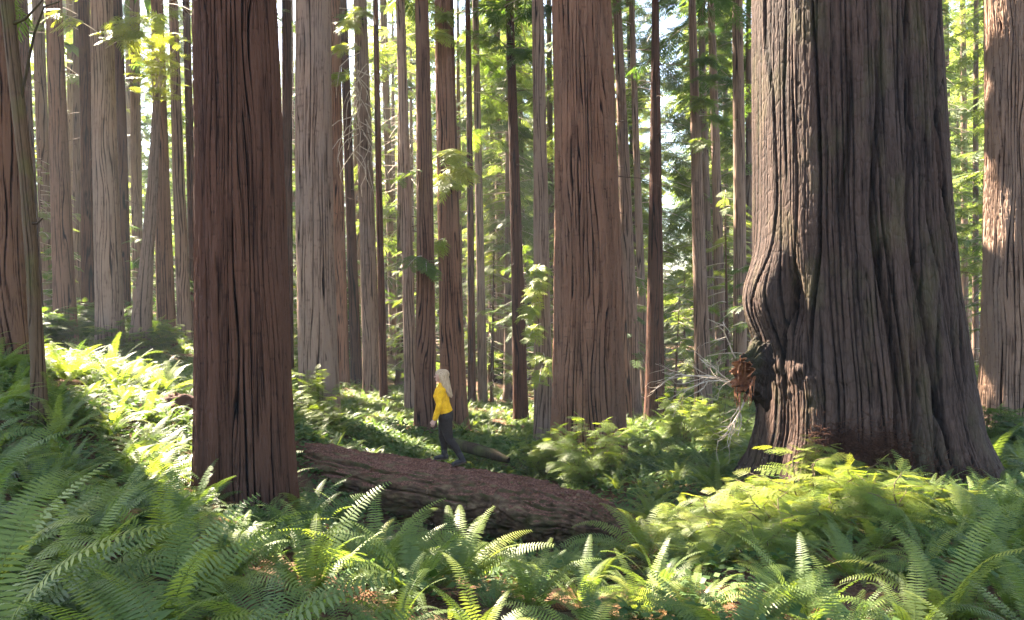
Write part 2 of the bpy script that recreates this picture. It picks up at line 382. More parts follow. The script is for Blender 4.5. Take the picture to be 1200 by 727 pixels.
def crown(bag, axis, z0, z1, Lmax, dens, r, detail_z, size=(.6, 1.15), sparse_low=0.0, gaps=True, branch_mi=1, fine='mid', per=11):
    """axis(z) -> centre; boughs from z0 to z1"""
    O = {'mid': [], 'coarse': [], 'near': []}; D = {k: [] for k in O}; S = {k: [] for k in O}; TI = {k: [] for k in O}
    z = z0
    while z < z1:
        h = (z-z0)/(z1-z0)
        z += (1/dens)*r.uniform(.5, 1.5)*(1+sparse_low*max(0, 1-4*h))
        L = Lmax*(min(1, .45+2.2*h))*(1-h)**.6*r.uniform(.55, 1.1)+.5
        a = r.uniform(0, 2*math.pi); c = axis(z)
        dirh = np.array([math.cos(a), math.sin(a), 0]); side = np.array([-dirh[1], dirh[0], 0])
        rise = r.uniform(-.25, .25); droop = r.uniform(.15, .42)
        q = np.linspace(0, 1, 5)
        pts = c[None]+dirh*L*q[:, None]; pts[:, 2] += L*(rise*q-droop*q*q)
        if z < detail_z: bag.tube(pts, .012+.022*L*.3*(1-q*.8), 3, branch_mi, .4)
        k = 'coarse' if z > detail_z else fine
        m = max(3, int(L*(per if k != 'coarse' else per*.7)/3.2*1.0)+2)
        bt = r.random()
        for j in range(m):
            t = .22+.78*(j+r.random()*.8)/m
            o = c+dirh*L*t+np.array([0, 0, L*(rise*t-droop*t*t)])+side*r.gauss(0, .08*L)*t
            sg = 1 if j % 2 else -1
            dd = dirh*r.uniform(.3, 1)+side*sg*r.uniform(.2, 1.0)*(1.1-.6*t)+np.array([0, 0, r.uniform(-.5, .05)])
            sz = r.uniform(*size)*(1.45 if k == 'coarse' else 1)
            O[k].append(o); D[k].append(dd); S[k].append(sz); TI[k].append(min(1, max(0, .3+.35*bt+r.gauss(.05, .13))))
    for k in O:
        if not O[k]: continue
        o = np.array(O[k]); d = np.array(D[k]); s = np.array(S[k]); ti = np.array(TI[k])
        if gaps:
            m = keep_mask(o+d/np.linalg.norm(d, axis=1, keepdims=True)*s[:, None]*.45); o, d, s, ti = o[m], d[m], s[m], ti[m]
        up = np.tile([0, 0, 1.], (len(o), 1))+rng.normal(0, .25, (len(o), 3))
        put_sprays(bag, k, o, d, up, s, ti)

# ------------------------------------------------------------------ trunks
def bark_height(U, Z, per, seed, zl=1.6):
    """0 in the furrows .. 1 on the strips; U in 0..1 round the trunk"""
    pw = max(4, per//3)
    warp = (vnoise(U*pw, Z/(zl*1.5)+40, pw, seed)-.5)*2.2+(vnoise(U*per, Z/(zl*.7)+40, per, seed+1)-.5)*1.0
    x = U*per+warp
    t = x-np.floor(x); e = np.minimum(t, 1-t)
    wv = .07+.20*vnoise(U*per, Z/(zl*.8)+60, per, seed+2)**1.5
    f1 = np.clip(e/wv, 0, 1)**.8
    gap = np.clip((vnoise(x, Z/(zl*.9)+60, per, seed+7)-.22)/.1, 0, 1); f1 = 1-(1-f1)*gap          # furrows fade out and join
    x2 = U*per*3+warp*2.2+(vnoise(U*per*2, Z/.4+50, per*2, seed+3)-.5)*.9; t = x2-np.floor(x2); e2 = np.minimum(t, 1-t)
    f2 = np.clip(e2/.26, 0, 1); f2 = 1-(1-f2)*np.clip(vnoise(U*per, Z/.5+50, per, seed+5)*1.8-.5, 0, 1)
    lvl = vnoise(np.floor(x), Z/(zl*.55)+50, per, seed+6)                                        # each strip its own height, breaking into plates
    step = np.clip(np.abs((Z/.55+7.3*lvl) % 1-.5)*14, 0, 1)
    r3 = vnoise(U*per*7, Z/.15+50, per*7, seed+4)
    return np.clip((.12+.88*f1)*(.60+.40*f2)*(.86+.14*step)*(.70+.30*lvl)*(.86+.22*r3), 0, 1)

def trunk_geom(cfun, rfun, zs, nseg, seed, amp, wid, flare=None, lobes=(0, 0), zlen=1.6, zb=0):
    """returns V, Q, tint; furrowed bark: ridges of width wid, depth amp"""
    th = np.arange(nseg)/nseg*2*np.pi
    TH, Z = np.meshgrid(th, zs)
    C = np.array([cfun(z) for z in zs]); Rr = np.array([rfun(z) for z in zs])
    r0 = Rr[len(Rr)//3]
    per = max(7, int(round(2*np.pi*r0/wid)))
    hgt = bark_height(TH/(2*np.pi), Z, per, seed, zlen)
    rad = Rr[:, None]+amp*(hgt-.7)
    if lobes[0]:
        lo = vnoise(TH/(2*np.pi)*lobes[0]+2, Z/6+20, lobes[0], seed+5)-.5
        fade = np.exp(-np.clip(Z-zb, 0, None)/2.6)
        rad = rad+lobes[1]*lo*2*(.35+.9*fade)
    if flare: 
        fl = flare*np.exp(-np.clip(Z-zb, 0, None)/(.35+.5*r0))
        rad = rad+fl*(.55+.9*vnoise(TH/(2*np.pi)*7, Z*0+1.5, 7, seed+8))
    V = np.stack([C[:, 0, None]+rad*np.cos(TH), C[:, 1, None]+rad*np.sin(TH), Z+C[:, 2, None]*0], -1)
    return V.reshape(-1, 3), grid_quads(len(zs), nseg, True), hgt.ravel()

TRUNKS = []    # (x, y, r) for keeping plants out
GROUP_R = None
for ti, t in enumerate(T):
    Y = t['Y']; b = P(t['xb'], t['yb'], Y); top = P(t['xt'], 0, Y); zb = gz(b[0], Y)
    t['base'] = np.array([b[0], Y, zb]); t['top'] = top
    rb, rt = t['wb']/2/FPX*Y*.97, t['wt']/2/FPX*Y
    H = t['H']*random.uniform(.92, 1.08); t['Hr'] = H
    sl = (top[0]-b[0])/(top[2]-b[2])
    curve = random.uniform(-1, 1)*.05
    def cfun(z, b=b, sl=sl, top=top, Y=Y, curve=curve):
        q = (z-b[2])/(top[2]-b[2])
        ex = sl*(z-b[2]) if z < top[2] else sl*(top[2]-b[2])+sl*.35*(z-top[2])
        return np.array([b[0]+ex+curve*math.sin(q*math.pi)*(1 if q < 1 else 0), Y, z])
    def rfun(z, b=b, top=top, rb=rb, rt=rt, H=H):
        if z <= top[2]:
            q = max(0, (z-b[2])/(top[2]-b[2])); return rb+(rt-rb)*q**.75
        return max(.04, rt*(1-(z-top[2])/(H-top[2]))**.9)
    t['c'], t['r'] = cfun, rfun
    TRUNKS.append((b[0], Y, rb*1.25))
    det = t['det']
    nseg, dz = {1: (80, .20), 2: (220, .07), 3: (360, .045), 4: (900, .022)}[det]
    zs = np.concatenate([np.arange(zb-.5, top[2]+.4, dz), np.linspace(top[2]+.6, H, 16)])
    amp = {1: .025, 2: .045, 3: .06, 4: .075}[det]*min(1.4, max(.6, rb/.5)); wid = {1: .12, 2: .095, 3: .09, 4: .082}[det]
    if Y < 9: amp = .075; wid = .062
    V, Q, hg = trunk_geom(cfun, rfun, zs, nseg, 100+ti*13, amp, wid, flare=rb*.10, lobes=(9, rb*.05) if det > 1 else (5, rb*.04), zb=zb)
    root = thing('redwood_tree', t['label'], 'tree', loc=t['base'], group='redwoods of the grove')
    link('trunk', make_mesh('trunk', V-t['base'], Q, [M[t['mat']]], tint=hg), root)
    bag = Bag()
    zf = CAMZ+.42*Y
    crown(bag, cfun, t['z0'], H, 3.4 if rb > .25 else 2.6, 1.6 if det < 3 else 1.5, random.Random(ti), zf*1.12, sparse_low=2.0)
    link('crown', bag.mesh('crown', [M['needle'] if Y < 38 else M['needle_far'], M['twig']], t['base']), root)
    t['root'] = root

# ---------- the woods beyond the sides of the photo and behind the camera, whose canopy shades the grove
bag = Bag()
for i, (x, y, d, H) in enumerate([(-21, 19, .8, 46), (-25, 27, 1, 48), (-33, 34, .9, 48), (-27, 38, .8, 46), (-36, 28, .8, 46), (-22, 24, .6, 36), (-18, 18, .5, 30), (-42, 40, .9, 48), (16, 12, 1, 46), (21, 20, .9, 44),
        (22, 4, .9, 44)]):
    zb = gz(x, y)
    cf = lambda z, x=x, y=y: np.array([x, y, z]); rf = lambda z, d=d, H=H, zb=zb: max(.04, d/2*(1-(z-zb)/(H-zb))**.8)
    zs = np.linspace(zb-.4, H, 60)
    V, Q, hg = trunk_geom(cf, rf, zs, 28, 900+i, .03, .2, flare=.2, zb=zb); bag.add(V, Q, 1, hg)
    crown(bag, cf, random.uniform(9, 13) if y > 3 else random.uniform(6, 9), H, 4.2, 2.4, random.Random(500+i), 0, sparse_low=.5)
link('surrounding_woods', bag.mesh('surrounding_woods', [M['needle'], M['bark_red']]), kind='stuff', label='redwoods around the photographed grove, seen only by their shade', category='woods')

# ---------- the giant on the right
def build_giant():
    Yc = 11.0
    tab = [(-40, 883, 1088), (0, 883, 1090), (100, 883, 1094), (200, 883, 1099), (270, 882, 1103), (310, 884, 1107), (350, 884, 1111), (400, 886, 1117), (450, 889, 1124), (500, 886, 1130), (540, 878, 1141), (575, 862, 1152), (620, 822, 1180)]
    ty = np.array([a[0] for a in tab], float); xl = np.array([a[1] for a in tab], float); xr = np.array([a[2] for a in tab], float)
    cxs = ((xl+xr)/2-CX)/FPX*Yc; rs = (xr-xl)/2/FPX*Yc*.955; zz = CAMZ-(ty-CY)/FPX*Yc
    o = np.argsort(zz); zz, cxs, rs = zz[o], cxs[o], rs[o]
    ztop = zz[-1]; H = 52
    cf = lambda z: np.array([np.interp(z, zz, cxs), Yc, z])
    rf = lambda z: float(np.interp(z, zz, rs)) if z <= ztop else rs[-1]*(1-(z-ztop)/(H-ztop))**.9+.02
    zb = gz(cxs[0], Yc)-.1
    base = np.array([cxs[2], Yc, zb])
    zs = np.concatenate([np.arange(zb-.6, ztop+.3, .02), np.linspace(ztop+.5, H, 20)])
    nseg = 720
    th = np.arange(nseg)/nseg*2*np.pi; TH, Z = np.meshgrid(th, zs); U = TH/(2*np.pi)
    Cx = np.array([cf(z)[0] for z in zs]); Rr = np.array([rf(z) for z in zs])
    w = (vnoise(U*6, Z/2.2+30, 6, 1)-.5)*2.0+(vnoise(U*14, Z/.8+30, 14, 2)-.5)*.5
    low = np.clip(1-(Z-zb)/4.5, 0, 1)
    xd = U*19+(vnoise(U*7, Z/3.5+30, 7, 3)-.5)*1.6+(vnoise(U*19, Z/1.4+30, 19, 8)-.5)*.5; td = xd-np.floor(xd)   # long deep channels
    deepf = (1-np.clip(np.minimum(td, 1-td)/(.05+.07*vnoise(U*19, Z/1.8+30, 19, 18)), 0, 1))*np.clip(vnoise(xd, Z/2.6+30, 19, 19)*2.2-.45, 0, 1)
    r1 = ridge(vnoise(U*62+w*2.2, Z/1.9+30, 62, 4)); r2 = ridge(vnoise(U*124+w*3.5, Z/.8+30, 124, 5)); r3 = vnoise(U*300, Z/.13+30, 300, 6)
    lob = vnoise(U*9+w*.08, Z/9+30, 9, 7)-.5
    hgt = bark_height(U+w*.002, Z, 104, 31, 3.2); hgt = np.clip(.25+.75*hgt**.6, 0, 1)
    strip = vnoise(U*40+w*.6, Z/14+30, 40, 16)-.5                                   # broad raised bark strips
    aw = np.arctan2(np.sin(TH-R(184)), np.cos(TH-R(184)))                          # the left face above the swelling is shallower, finely fissured bark
    calm = 1-.68*np.exp(-(aw/.62)**4)*np.clip((Z-(P(0, 340, Yc)[2]))/.6, 0, 1)
    rad = Rr[:, None]+(.10*(hgt-.75)-.20*deepf*(.5+.5*vnoise(U*8, Z/2+30, 8, 9))+.10*strip)*calm+lob*(.05+.10*low)+.05*(vnoise(U*26, Z/.5+30, 26, 10)-.5)*low
    # root buttresses
    fl = np.exp(-np.clip(Z-zb, 0, None)/.55); rad += fl*.16*(.2+1.3*vnoise(U*8, Z*0+.5, 8, 12))
    # swelling burl on the left side between y=270 and y=400, and the hollow beneath it
    ang = np.arctan2(np.sin(TH-R(192)), np.cos(TH-R(192)))
    zc = P(0, 352, Yc)[2]
    rad += .30*np.exp(-(ang/.42)**2)*np.exp(-((Z-zc)/.62)**2)
    ang2 = np.arctan2(np.sin(TH-R(214)), np.cos(TH-R(214)))
    rad -= .34*np.exp(-(ang2/.10)**2)*np.exp(-((Z-(zc-.05))/.42)**2)
    zc2 = P(0, 440, Yc)[2]
    rad += .10*np.exp(-(ang2/.35)**2)*np.exp(-((Z-zc2)/.35)**2)*(vnoise(U*60, Z/.12+30, 60, 21)+.2)
    # long charred fissure in front
    for a0, zz0, hh, dd in ((262, 2.4, 2.6, .18), (283, 1.6, 3.4, .22), (246, 3.9, 1.3, .16), (300, 1.2, 2.8, .15), (272, .2, .9, .2)):
        aa = np.arctan2(np.sin(TH-R(a0)-.05*np.sin(Z*1.7)), np.cos(TH-R(a0)-.05*np.sin(Z*1.7)))
        rad -= dd*np.exp(-(aa/.028)**2)*np.exp(-np.abs((Z-zz0)/hh)**4)
    V = np.stack([Cx[:, None]+rad*np.cos(TH), Yc+rad*np.sin(TH), Z], -1).reshape(-1, 3)
    tint = np.clip(hgt*1.05-.25-.3*deepf, 0, 1).ravel()  # channels also darkened in colour for the shade inside them
    root = thing('redwood_tree', 'giant broad old redwood with fluted burnt bark filling the right side', 'tree', loc=base, group='redwoods of the grove')
    link('trunk', make_mesh('trunk', V-base, grid_quads(len(zs), nseg, True), [M['bark_giant']], tint=tint), root)
    bag = Bag(); crown(bag, cf, 17, H, 4.5, 2.0, random.Random(77), 0, sparse_low=1)
    link('crown', bag.mesh('crown', [M['needle'], M['twig']], base), root)
    # broken orange stub: a jagged half-open shell of rotten heartwood
    c = P(880, 437, 10.2); Bg = Bag()
    nu, nv = 90, 46
    u = np.arange(nu)/nu*2*np.pi; v = np.linspace(0, 1, nv)
    UU, VV = np.meshgrid(u, v); W1 = UU/(2*np.pi)
    jag = .22+.16*vnoise(W1*11, VV*0+3, 11, 31)+.20*vnoise(W1*37, VV*0+3, 37, 35)**2
    d = np.array([-.74, -.68, -.05]); d /= np.linalg.norm(d); a = np.cross(d, [0, 0, 1]); a /= np.linalg.norm(a); b = np.cross(a, d)
    out_ = VV < .5; tt_ = np.where(out_, VV*2, (1-VV)*2)                       # out along the shell, back down inside
    rr = np.where(out_, .22+.20*(1-tt_)**2, (.19+.01*tt_)*np.clip(tt_*1.6+.05, 0, 1))*(1+.35*(vnoise(W1*7, tt_*2+9, 7, 36)-.5)+.28*(ridge(vnoise(W1*23, tt_*1.5+9, 23, 37))-.5)+.15*(vnoise(W1*60, VV*30, 60, 38)-.5))
    ln = np.where(out_, -.25+tt_*(jag*.9+.14), -.20+tt_*(jag*.9+.07)+.10*(vnoise(W1*19, VV*16, 19, 39)-.5))
    W = c[None, None]+d*ln[..., None]+rr[..., None]*(np.cos(UU)[..., None]*a*.52+np.sin(UU)[..., None]*b*1.12)
    Bg.add(W.reshape(-1, 3), grid_quads(nv, nu, True), np.repeat((v[:-1] < .46).astype(int), nu))
    for k in range(26):                                   # splinters
        q = random.uniform(0, 6.28); e = c+d*random.uniform(.02, .16)+(math.cos(q)*a*.52+math.sin(q)*b*1.12)*random.uniform(.12, .27)
        Bg.tube(np.array([e, e+d*random.uniform(.03, .1)+np.array([0, 0, random.uniform(-.16, .04)]), e+d*random.uniform(.04, .1)+np.array([0, 0, random.uniform(-.34, -.05)])]), [.014, .011, .003], 4)
    link('broken_stub', Bg.mesh('broken_stub', [M['rot'], M['bark_giant']], base, smooth=False), root, label='splintered orange broken stub')
    # dead pale branches reaching left from under the stub
    r = random.Random(9); Bg = Bag()
    def twig(p, d, L, rad, lv):
        n = 7; pts = [np.array(p)]; dd = np.array(d, float)
        for i in range(n-1):
            dd = dd/np.linalg.norm(dd)+np.array([r.gauss(0, .2), r.gauss(0, .2), r.gauss(-.02, .2)]); dd /= np.linalg.norm(dd); pts.append(pts[-1]+dd*L/(n-1))
        Bg.tube(pts, np.linspace(rad, rad*.35, n), 5)
        if lv:
            for i in range(2, n):
                if r.random() < .75: twig(pts[i], dd+np.array([r.gauss(-.2, .6), r.gauss(0, .5), r.gauss(0, .7)]), L*r.uniform(.3, .55), rad*.5, lv-1)
    s = P(872, 455, 10.3)
    for e, L in (((-1, -.1, .1), 1.15), ((-.9, -.3, -.2), .95), ((-.8, -.2, .45), .8), ((-.9, .2, .25), 1.05)): twig(s, e, L, .013, 2)
    s = P(862, 420, 10.4); twig(s, (-.75, -.1, .7), .8, .012, 1)
    s = P(865, 470, 10.2)
    for k in range(5): twig(s+np.array([r.uniform(-.05, .15), 0, r.uniform(-.1, .1)]), (r.uniform(-.35, .1), -.2, -1), r.uniform(.4, .7), .009, 1)
    link('dead_branches', Bg.mesh('dead_branches', [M['twig']], base), root, label='pale bare dead branches')
    # needle litter caught on the roots and ledges of the bark
    G = V.reshape(len(zs), nseg, 3); rr_ = random.Random(6)
    for a0, z0_, sa, sz_, cnt_ in ((236, zb+.62, 9, .16, 1500), (258, zb+.55, 8, .20, 1700), (284, zb+.22, 9, .14, 1200), (300, zb+.16, 8, .12, 900)):
        Bh = Bag()
        for k in range(cnt_):
            j_ = int((a0+rr_.gauss(0, sa))/360*nseg) % nseg; i_ = int(np.clip(np.searchsorted(zs, z0_+rr_.gauss(0, sz_)), 0, len(zs)-1))
            p = G[i_, j_]; nr = np.array([math.cos(th[j_]), math.sin(th[j_]), 0]); p = p+nr*abs(rr_.gauss(0, .03)); a_ = rr_.uniform(0, 6.28)
            tg = np.array([-nr[1], nr[0], 0])*math.cos(a_)+np.array([0, 0, .8])*math.sin(a_)+nr*rr_.uniform(-.2, .4); dd = tg*rr_.uniform(.02, .075)
            Bh.tube(np.array([p-dd, p+nr*.01, p+dd]), [.0025, .004, .002], 3, 0, rr_.random())
        link('needle_litter', Bh.mesh('needle_litter', [M['litter']], base), root)
    TRUNKS.append((base[0], Yc, 1.75))
    return root
build_giant()

# ---------- mossy thin leaning trunk at the left, and the broken snag
def bent_tree(name, label, px, Y, rad, mat, extra=None):
    pts = np.array([P(x, y, Y) for x, y in px]); zb = gz(pts[-1][0], Y); pts[-1][2] = min(pts[-1][2], zb-.2)
    zz = pts[::-1, 2]; xx = pts[::-1, 0]; rr = np.array(rad[::-1])/2/FPX*Y
    cf = lambda z: np.array([np.interp(z, zz, xx), Y, z]); rf = lambda z: float(np.interp(z, zz, rr))
    base = np.array([pts[-1][0], Y, zb])
    V, Q, hg = trunk_geom(cf, rf, np.arange(zz[0], zz[-1], .04), 90, 41+int(Y), rf(zz[0])*.22, .05 if rr[0] < .2 else .11, flare=rr[0]*.3, lobes=(5, rr[0]*.25), zb=zb)
    root = thing(name, label, 'tree', loc=base)
    link('trunk', make_mesh('trunk', V-base, Q, [M[mat]], tint=hg), root)
    TRUNKS.append((base[0], Y, rr[0]*1.2))
    return root, base, cf, zz
r_, base, cf, zz = bent_tree('mossy_tree', 'thin mossy trunk leaning left beside the wide redwood at left edge', [(-6, -330), (0, -120), (8, 0), (19, 100), (31, 205), (39, 330), (45, 430), (49, 520)], 9.5, [10, 13, 15, 15, 14, 13, 13, 15], 'bark_mossy')
bag = Bag(); crown(bag, cf, P(0, -60, 9.5)[2], zz[-1]+.5, 2.2, 3, random.Random(5), 99, size=(.35, .6))
link('crown', bag.mesh('crown', [M['needle'], M['twig']], base), r_)
bag = Bag()
for (x0, y0, pts_) in ((22, 130, [(22, 130), (40, 40), (52, 8), (70, 2)]), (38, 265, [(36, 262), (44, 262), (50, 256)]), (70, 3, [(12, 30), (30, 22), (46, 5), (60, -12)])):
    bag = Bag(); bag.tube(np.array([P(x, y, 9.5-.1*k) for k, (x, y) in enumerate(pts_)]), np.linspace(.022, .006, len(pts_)), 6)
    link('branch', bag.mesh('branch', [M['bark_mossy']], base), r_)
r_, base, cf, zz = bent_tree('broken_snag', 'broken snag leaning right with split base and bright sprouts on top', [(186, 108), (184, 125), (180, 200), (173, 300), (167, 365), (164, 400)], 24, [3, 9, 12, 15, 20, 24], 'bark_grey')
bag = Bag(); rr_ = random.Random(8)
o = []; d = []; s = []; ti_ = []
for k in range(150):
    a = rr_.uniform(0, 6.28); q = rr_.random()
    c = P(186+rr_.gauss(0, 12), rr_.uniform(40, 118), 24+rr_.gauss(0, .4))
    o.append(c); d.append((math.cos(a), math.sin(a), rr_.uniform(-.3, .4))); s.append(rr_.uniform(.35, .7)); ti_.append(rr_.uniform(.75, 1))
put_sprays(bag, 'mid', np.array(o), np.array(d), np.tile([0, 0, 1.], (150, 1))+rng.normal(0, .3, (150, 3)), np.array(s), np.array(ti_))
for k in range(7):
    p0 = P(184+rr_.uniform(-4, 4), 118, 24); bag.tube(np.array([p0, p0+np.array([rr_.gauss(0, .2), rr_.gauss(0, .2), 1.0]), p0+np.array([rr_.gauss(0, .5), rr_.gauss(0, .3), 2.0])]), [.04, .025, .01], 4, 1)
link('crown', bag.mesh('crown', [M['sprout'], M['twig']], base), r_)

# hanging dead twigs on the pale straight redwood
t = [q for q in T if 'bare dead twigs' in q['label']][0]; bag = Bag(); rr_ = random.Random(4)
for k in range(34):
    p = P(rr_.uniform(414, 432), rr_.uniform(60, 190), 27.6+rr_.uniform(-.6, .2)); pts = [p]; dd = np.array([rr_.gauss(0, 1), rr_.gauss(-.3, .3), -.3])
    for j in range(5):
        dd = dd*.6+np.array([rr_.gauss(0, .3), 0, -.5]); pts.append(pts[-1]+dd*.35)
    bag.tube(np.array(pts), np.linspace(.022, .006, 6), 4)
link('dead_branches', bag.mesh('dead_branches', [M['twig']], t['base']), t['root'])

for i, t in enumerate(T):
    if t['Y'] < 20 or t['Y'] > 46 or i % 4 == 3: continue
    rr_ = random.Random(3000+i)
    for k in range(rr_.randint(7, 20)):
        z = rr_.uniform(max(2.5, CAMZ+.05*t['Y']), CAMZ+.43*t['Y']); c = t['c'](z); a = rr_.uniform(0, 6.28); L = rr_.choice((.15, .3, .5, .8, 1.4))*rr_.uniform(.7, 1.2)
        d = np.array([math.cos(a), math.sin(a), rr_.uniform(-.3, .25)]); pts = [c+d*(t['r'](z)*.9)]
        for j in range(4):
            d = d+np.array([rr_.gauss(0, .15), rr_.gauss(0, .15), rr_.gauss(-.06, .12)]); pts.append(pts[-1]+d*L/4)
        bag = Bag(); bag.tube(np.array(pts), np.linspace(.022 if L < .5 else .017, .005, 5), 4)
        link('dead_branch', bag.mesh('dead_branch', [M['bark_far']], t['base']), t['root'])

# lit low bough left of the central trunk (on the grey redwood) and the yellow bough on the brown redwood by the woman; part of their sunlight is in the leaf colour
fnd = lambda s: [q for q in T if s in q['label']][0]
def bough(t, spots, Y, size, seed, mat='sprout', tint=(.5, 1)):
    r = random.Random(seed)
    for (px, py, n) in spots:
        bag = Bag()
        e = P(px, py, Y+r.uniform(-.3, .3)); st = t['c'](e[2]+.3); q = np.linspace(0, 1, 6)[:, None]
        pts = st*(1-q)+e*q; pts[:, 2] += .1*np.sin(q[:, 0]*3.14); bag.tube(pts, np.linspace(.022, .005, 6), 4, 1)
        o = []; d = []; s = []; dv = (e-st); dv[2] = 0; dv /= np.linalg.norm(dv)+1e-6; sd = np.array([-dv[1], dv[0], 0])
        for k in range(n):
            u = r.uniform(.3, 1.02); p = st*(1-u)+e*u+np.array([0, 0, .1*math.sin(u*3.14)])
            sg = r.choice((-1, 1))
            o.append(p); d.append(dv*r.uniform(.2, 1)+sd*sg*r.uniform(.2, 1)*(1.2-.6*u)+np.array([0, 0, r.uniform(-.7, .1)])); s.append(r.uniform(*size)*(1.25-.5*u))
        put_sprays(bag, 'mid', np.array(o), np.array(d), np.tile([0, 0, 1.], (n, 1))+rng.normal(0, .3, (n, 3)), np.array(s), np.array([r.uniform(*tint) for _ in range(n)]))
        link('low_bough', bag.mesh('low_bough', [M[mat], M['twig']], t['base']), t['root'])
bough(fnd('close on the left of the wide central'), [(628, 320, 22), (622, 350, 22), (615, 368, 24), (634, 335, 18), (620, 395, 16), (640, 430, 12), (632, 448, 10)], 18.6, (.3, .6), 3)
bough(fnd('just right of the one directly'), [(536, 182, 30), (545, 200, 30), (530, 215, 26), (520, 20, 30), (512, 40, 20), (505, 290, 10)], 20, (.4, .8), 4)
bough(fnd('directly behind the woman'), [(478, 312, 12), (500, 318, 14), (470, 208, 8)], 18, (.35, .6), 5, 'needle', (.2, .6))
bough(fnd('midway between the woman'), [(640, 10, 26), (575, 15, 26), (655, 5, 26), (560, 40, 20), (620, 60, 20)], 23, (.5, .9), 6, 'needle', (.2, .7))
bough(fnd('grey straight redwood behind the dead'), [(832, 70, 26), (838, 90, 26), (828, 120, 22), (845, 140, 20), (825, 170, 18)], 26, (.5, .9), 7, 'needle', (.6, 1))
bough(fnd('pale straight redwood with bare'), [(405, 25, 26), (400, 55, 22), (430, 15, 20), (395, 90, 14)], 27, (.5, .9), 8, 'sprout', (.4, .9))
bough(fnd('stout pale streaked'), [(165, 15, 26), (190, 25, 30), (205, 12, 26), (150, 30, 18), (60, 12, 12)], 21, (.5, .9), 9, 'sprout', (.5, 1))

# ------------------------------------------------------------------ background trees (things) sharing meshes
far_src = []
def far_tree(k, off=None):
    r = random.Random(600+k); H = r.uniform(24, 36); d = r.uniform(.35, .75); lean = r.uniform(-.02, .02); o = np.zeros(3) if off is None else np.array(off)
    cf = lambda z: np.array([o[0]+lean*(z-o[2]), o[1], z]); rf = lambda z: max(.03, d/2*(1-max(z-o[2], 0)/H)**.85)
    bag = Bag(); crown(bag, cf, o[2]+r.uniform(3, 9), o[2]+H, r.uniform(2.6, 3.6), 4.0, r, o[2]+27, size=(.75, 1.35), gaps=off is not None, sparse_low=1.0, per=9)
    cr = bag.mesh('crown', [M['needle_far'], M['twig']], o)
    if off is not None: return None, cr
    V, Q, hg = trunk_geom(cf, rf, np.linspace(-1.5, H-.3, 70), 16, 700+k, .02, .2, flare=.1, zb=0)
    return make_mesh('trunk', V, Q, [M['bark_far']], tint=hg), cr
for k in range(7): far_src.append(far_tree(k))
placed = [(t['base'][0], t['base'][1]) for t in T]
SN = SUN[:2]/np.linalg.norm(SUN[:2]); TANEL = math.tan(SUN_EL)
def ray_clear(x, y, H=38):
    """distance of the nearest sun-gap ray that passes here below tree height"""
    d = np.array([x, y])-GP[:, :2]; t = d@SN; off = np.abs(d[:, 0]*SN[1]-d[:, 1]*SN[0]); z = GP[:, 2]+t*TANEL
    m = (t > 0) & (z < H)
    return off[m].min() if m.any() else 99
cnt = 0; tries = 0
while cnt < 110 and tries < 5000:
    tries += 1
    y = random.uniform(36, 90); x = random.uniform(-.80, .78)*y
    if min((x-a)**2+(y-b)**2 for a, b in placed) < 5.0: continue
    px = CX+x/y*FPX
    if 768 < px < 808 and y < 80: continue      # open sky gap
    if 885 < px < 1080 or (px < 250 and (y < 55 or random.random() < .55)): continue
    rc = ray_clear(x, y)
    if rc < .7: continue
    placed.append((x, y)); k = random.randrange(7); me, cr = far_src[k]; cnt += 1
    root = thing('conifer_tree', 'slender conifer among the hazy trees far behind the grove', 'tree', loc=(x, y, gz(x, y)), group='hazy conifers far behind')
    if rc < 4: cr = far_tree(k, (x, y, gz(x, y)))[1]
    else: root.rotation_euler.z = random.uniform(0, 6.28)
    link('trunk', me, root); link('crown', cr, root)

# far-off wood that reads as one mass
bag = Bag(); rr_ = random.Random(21); nO = []; nD = []; nS = []; nT = []
for k in range(240):
    y = rr_.uniform(95, 150); x = rr_.uniform(-.95, .95)*y; z0 = gz(x, y); H = rr_.uniform(14, 38)
    if 760 < CX+x/y*FPX < 815: H = rr_.uniform(8, 14)
    bag.tube(np.array([[x, y, z0-1], [x, y, z0+H*.6], [x, y, z0+H]]), [.35, .25, .03], 5, 1, .5)
    for j in range(150):
        h = rr_.random()**.8; a = rr_.uniform(0, 6.28); L = 3.6*(1-h)+.3
        q = rr_.uniform(.2, 1); nO.append((x+math.cos(a)*L*q, y+math.sin(a)*L*q, z0+1+h*(H-1))); nD.append((math.cos(a), math.sin(a), rr_.uniform(-.5, .1))); nS.append(rr_.uniform(1.5, 2.8)); nT.append(rr_.uniform(.2, .9))
put_sprays(bag, 'coarse', np.array(nO), np.array(nD), np.tile([0, 0, 1.], (len(nO), 1))+rng.normal(0, .3, (len(nO), 3)), np.array(nS), np.array(nT))
link('far_woods', bag.mesh('far_woods', [M['needle_far'], M['bark_far']]), kind='stuff', label='hazy green wood closing the view behind the grove', category='woods')

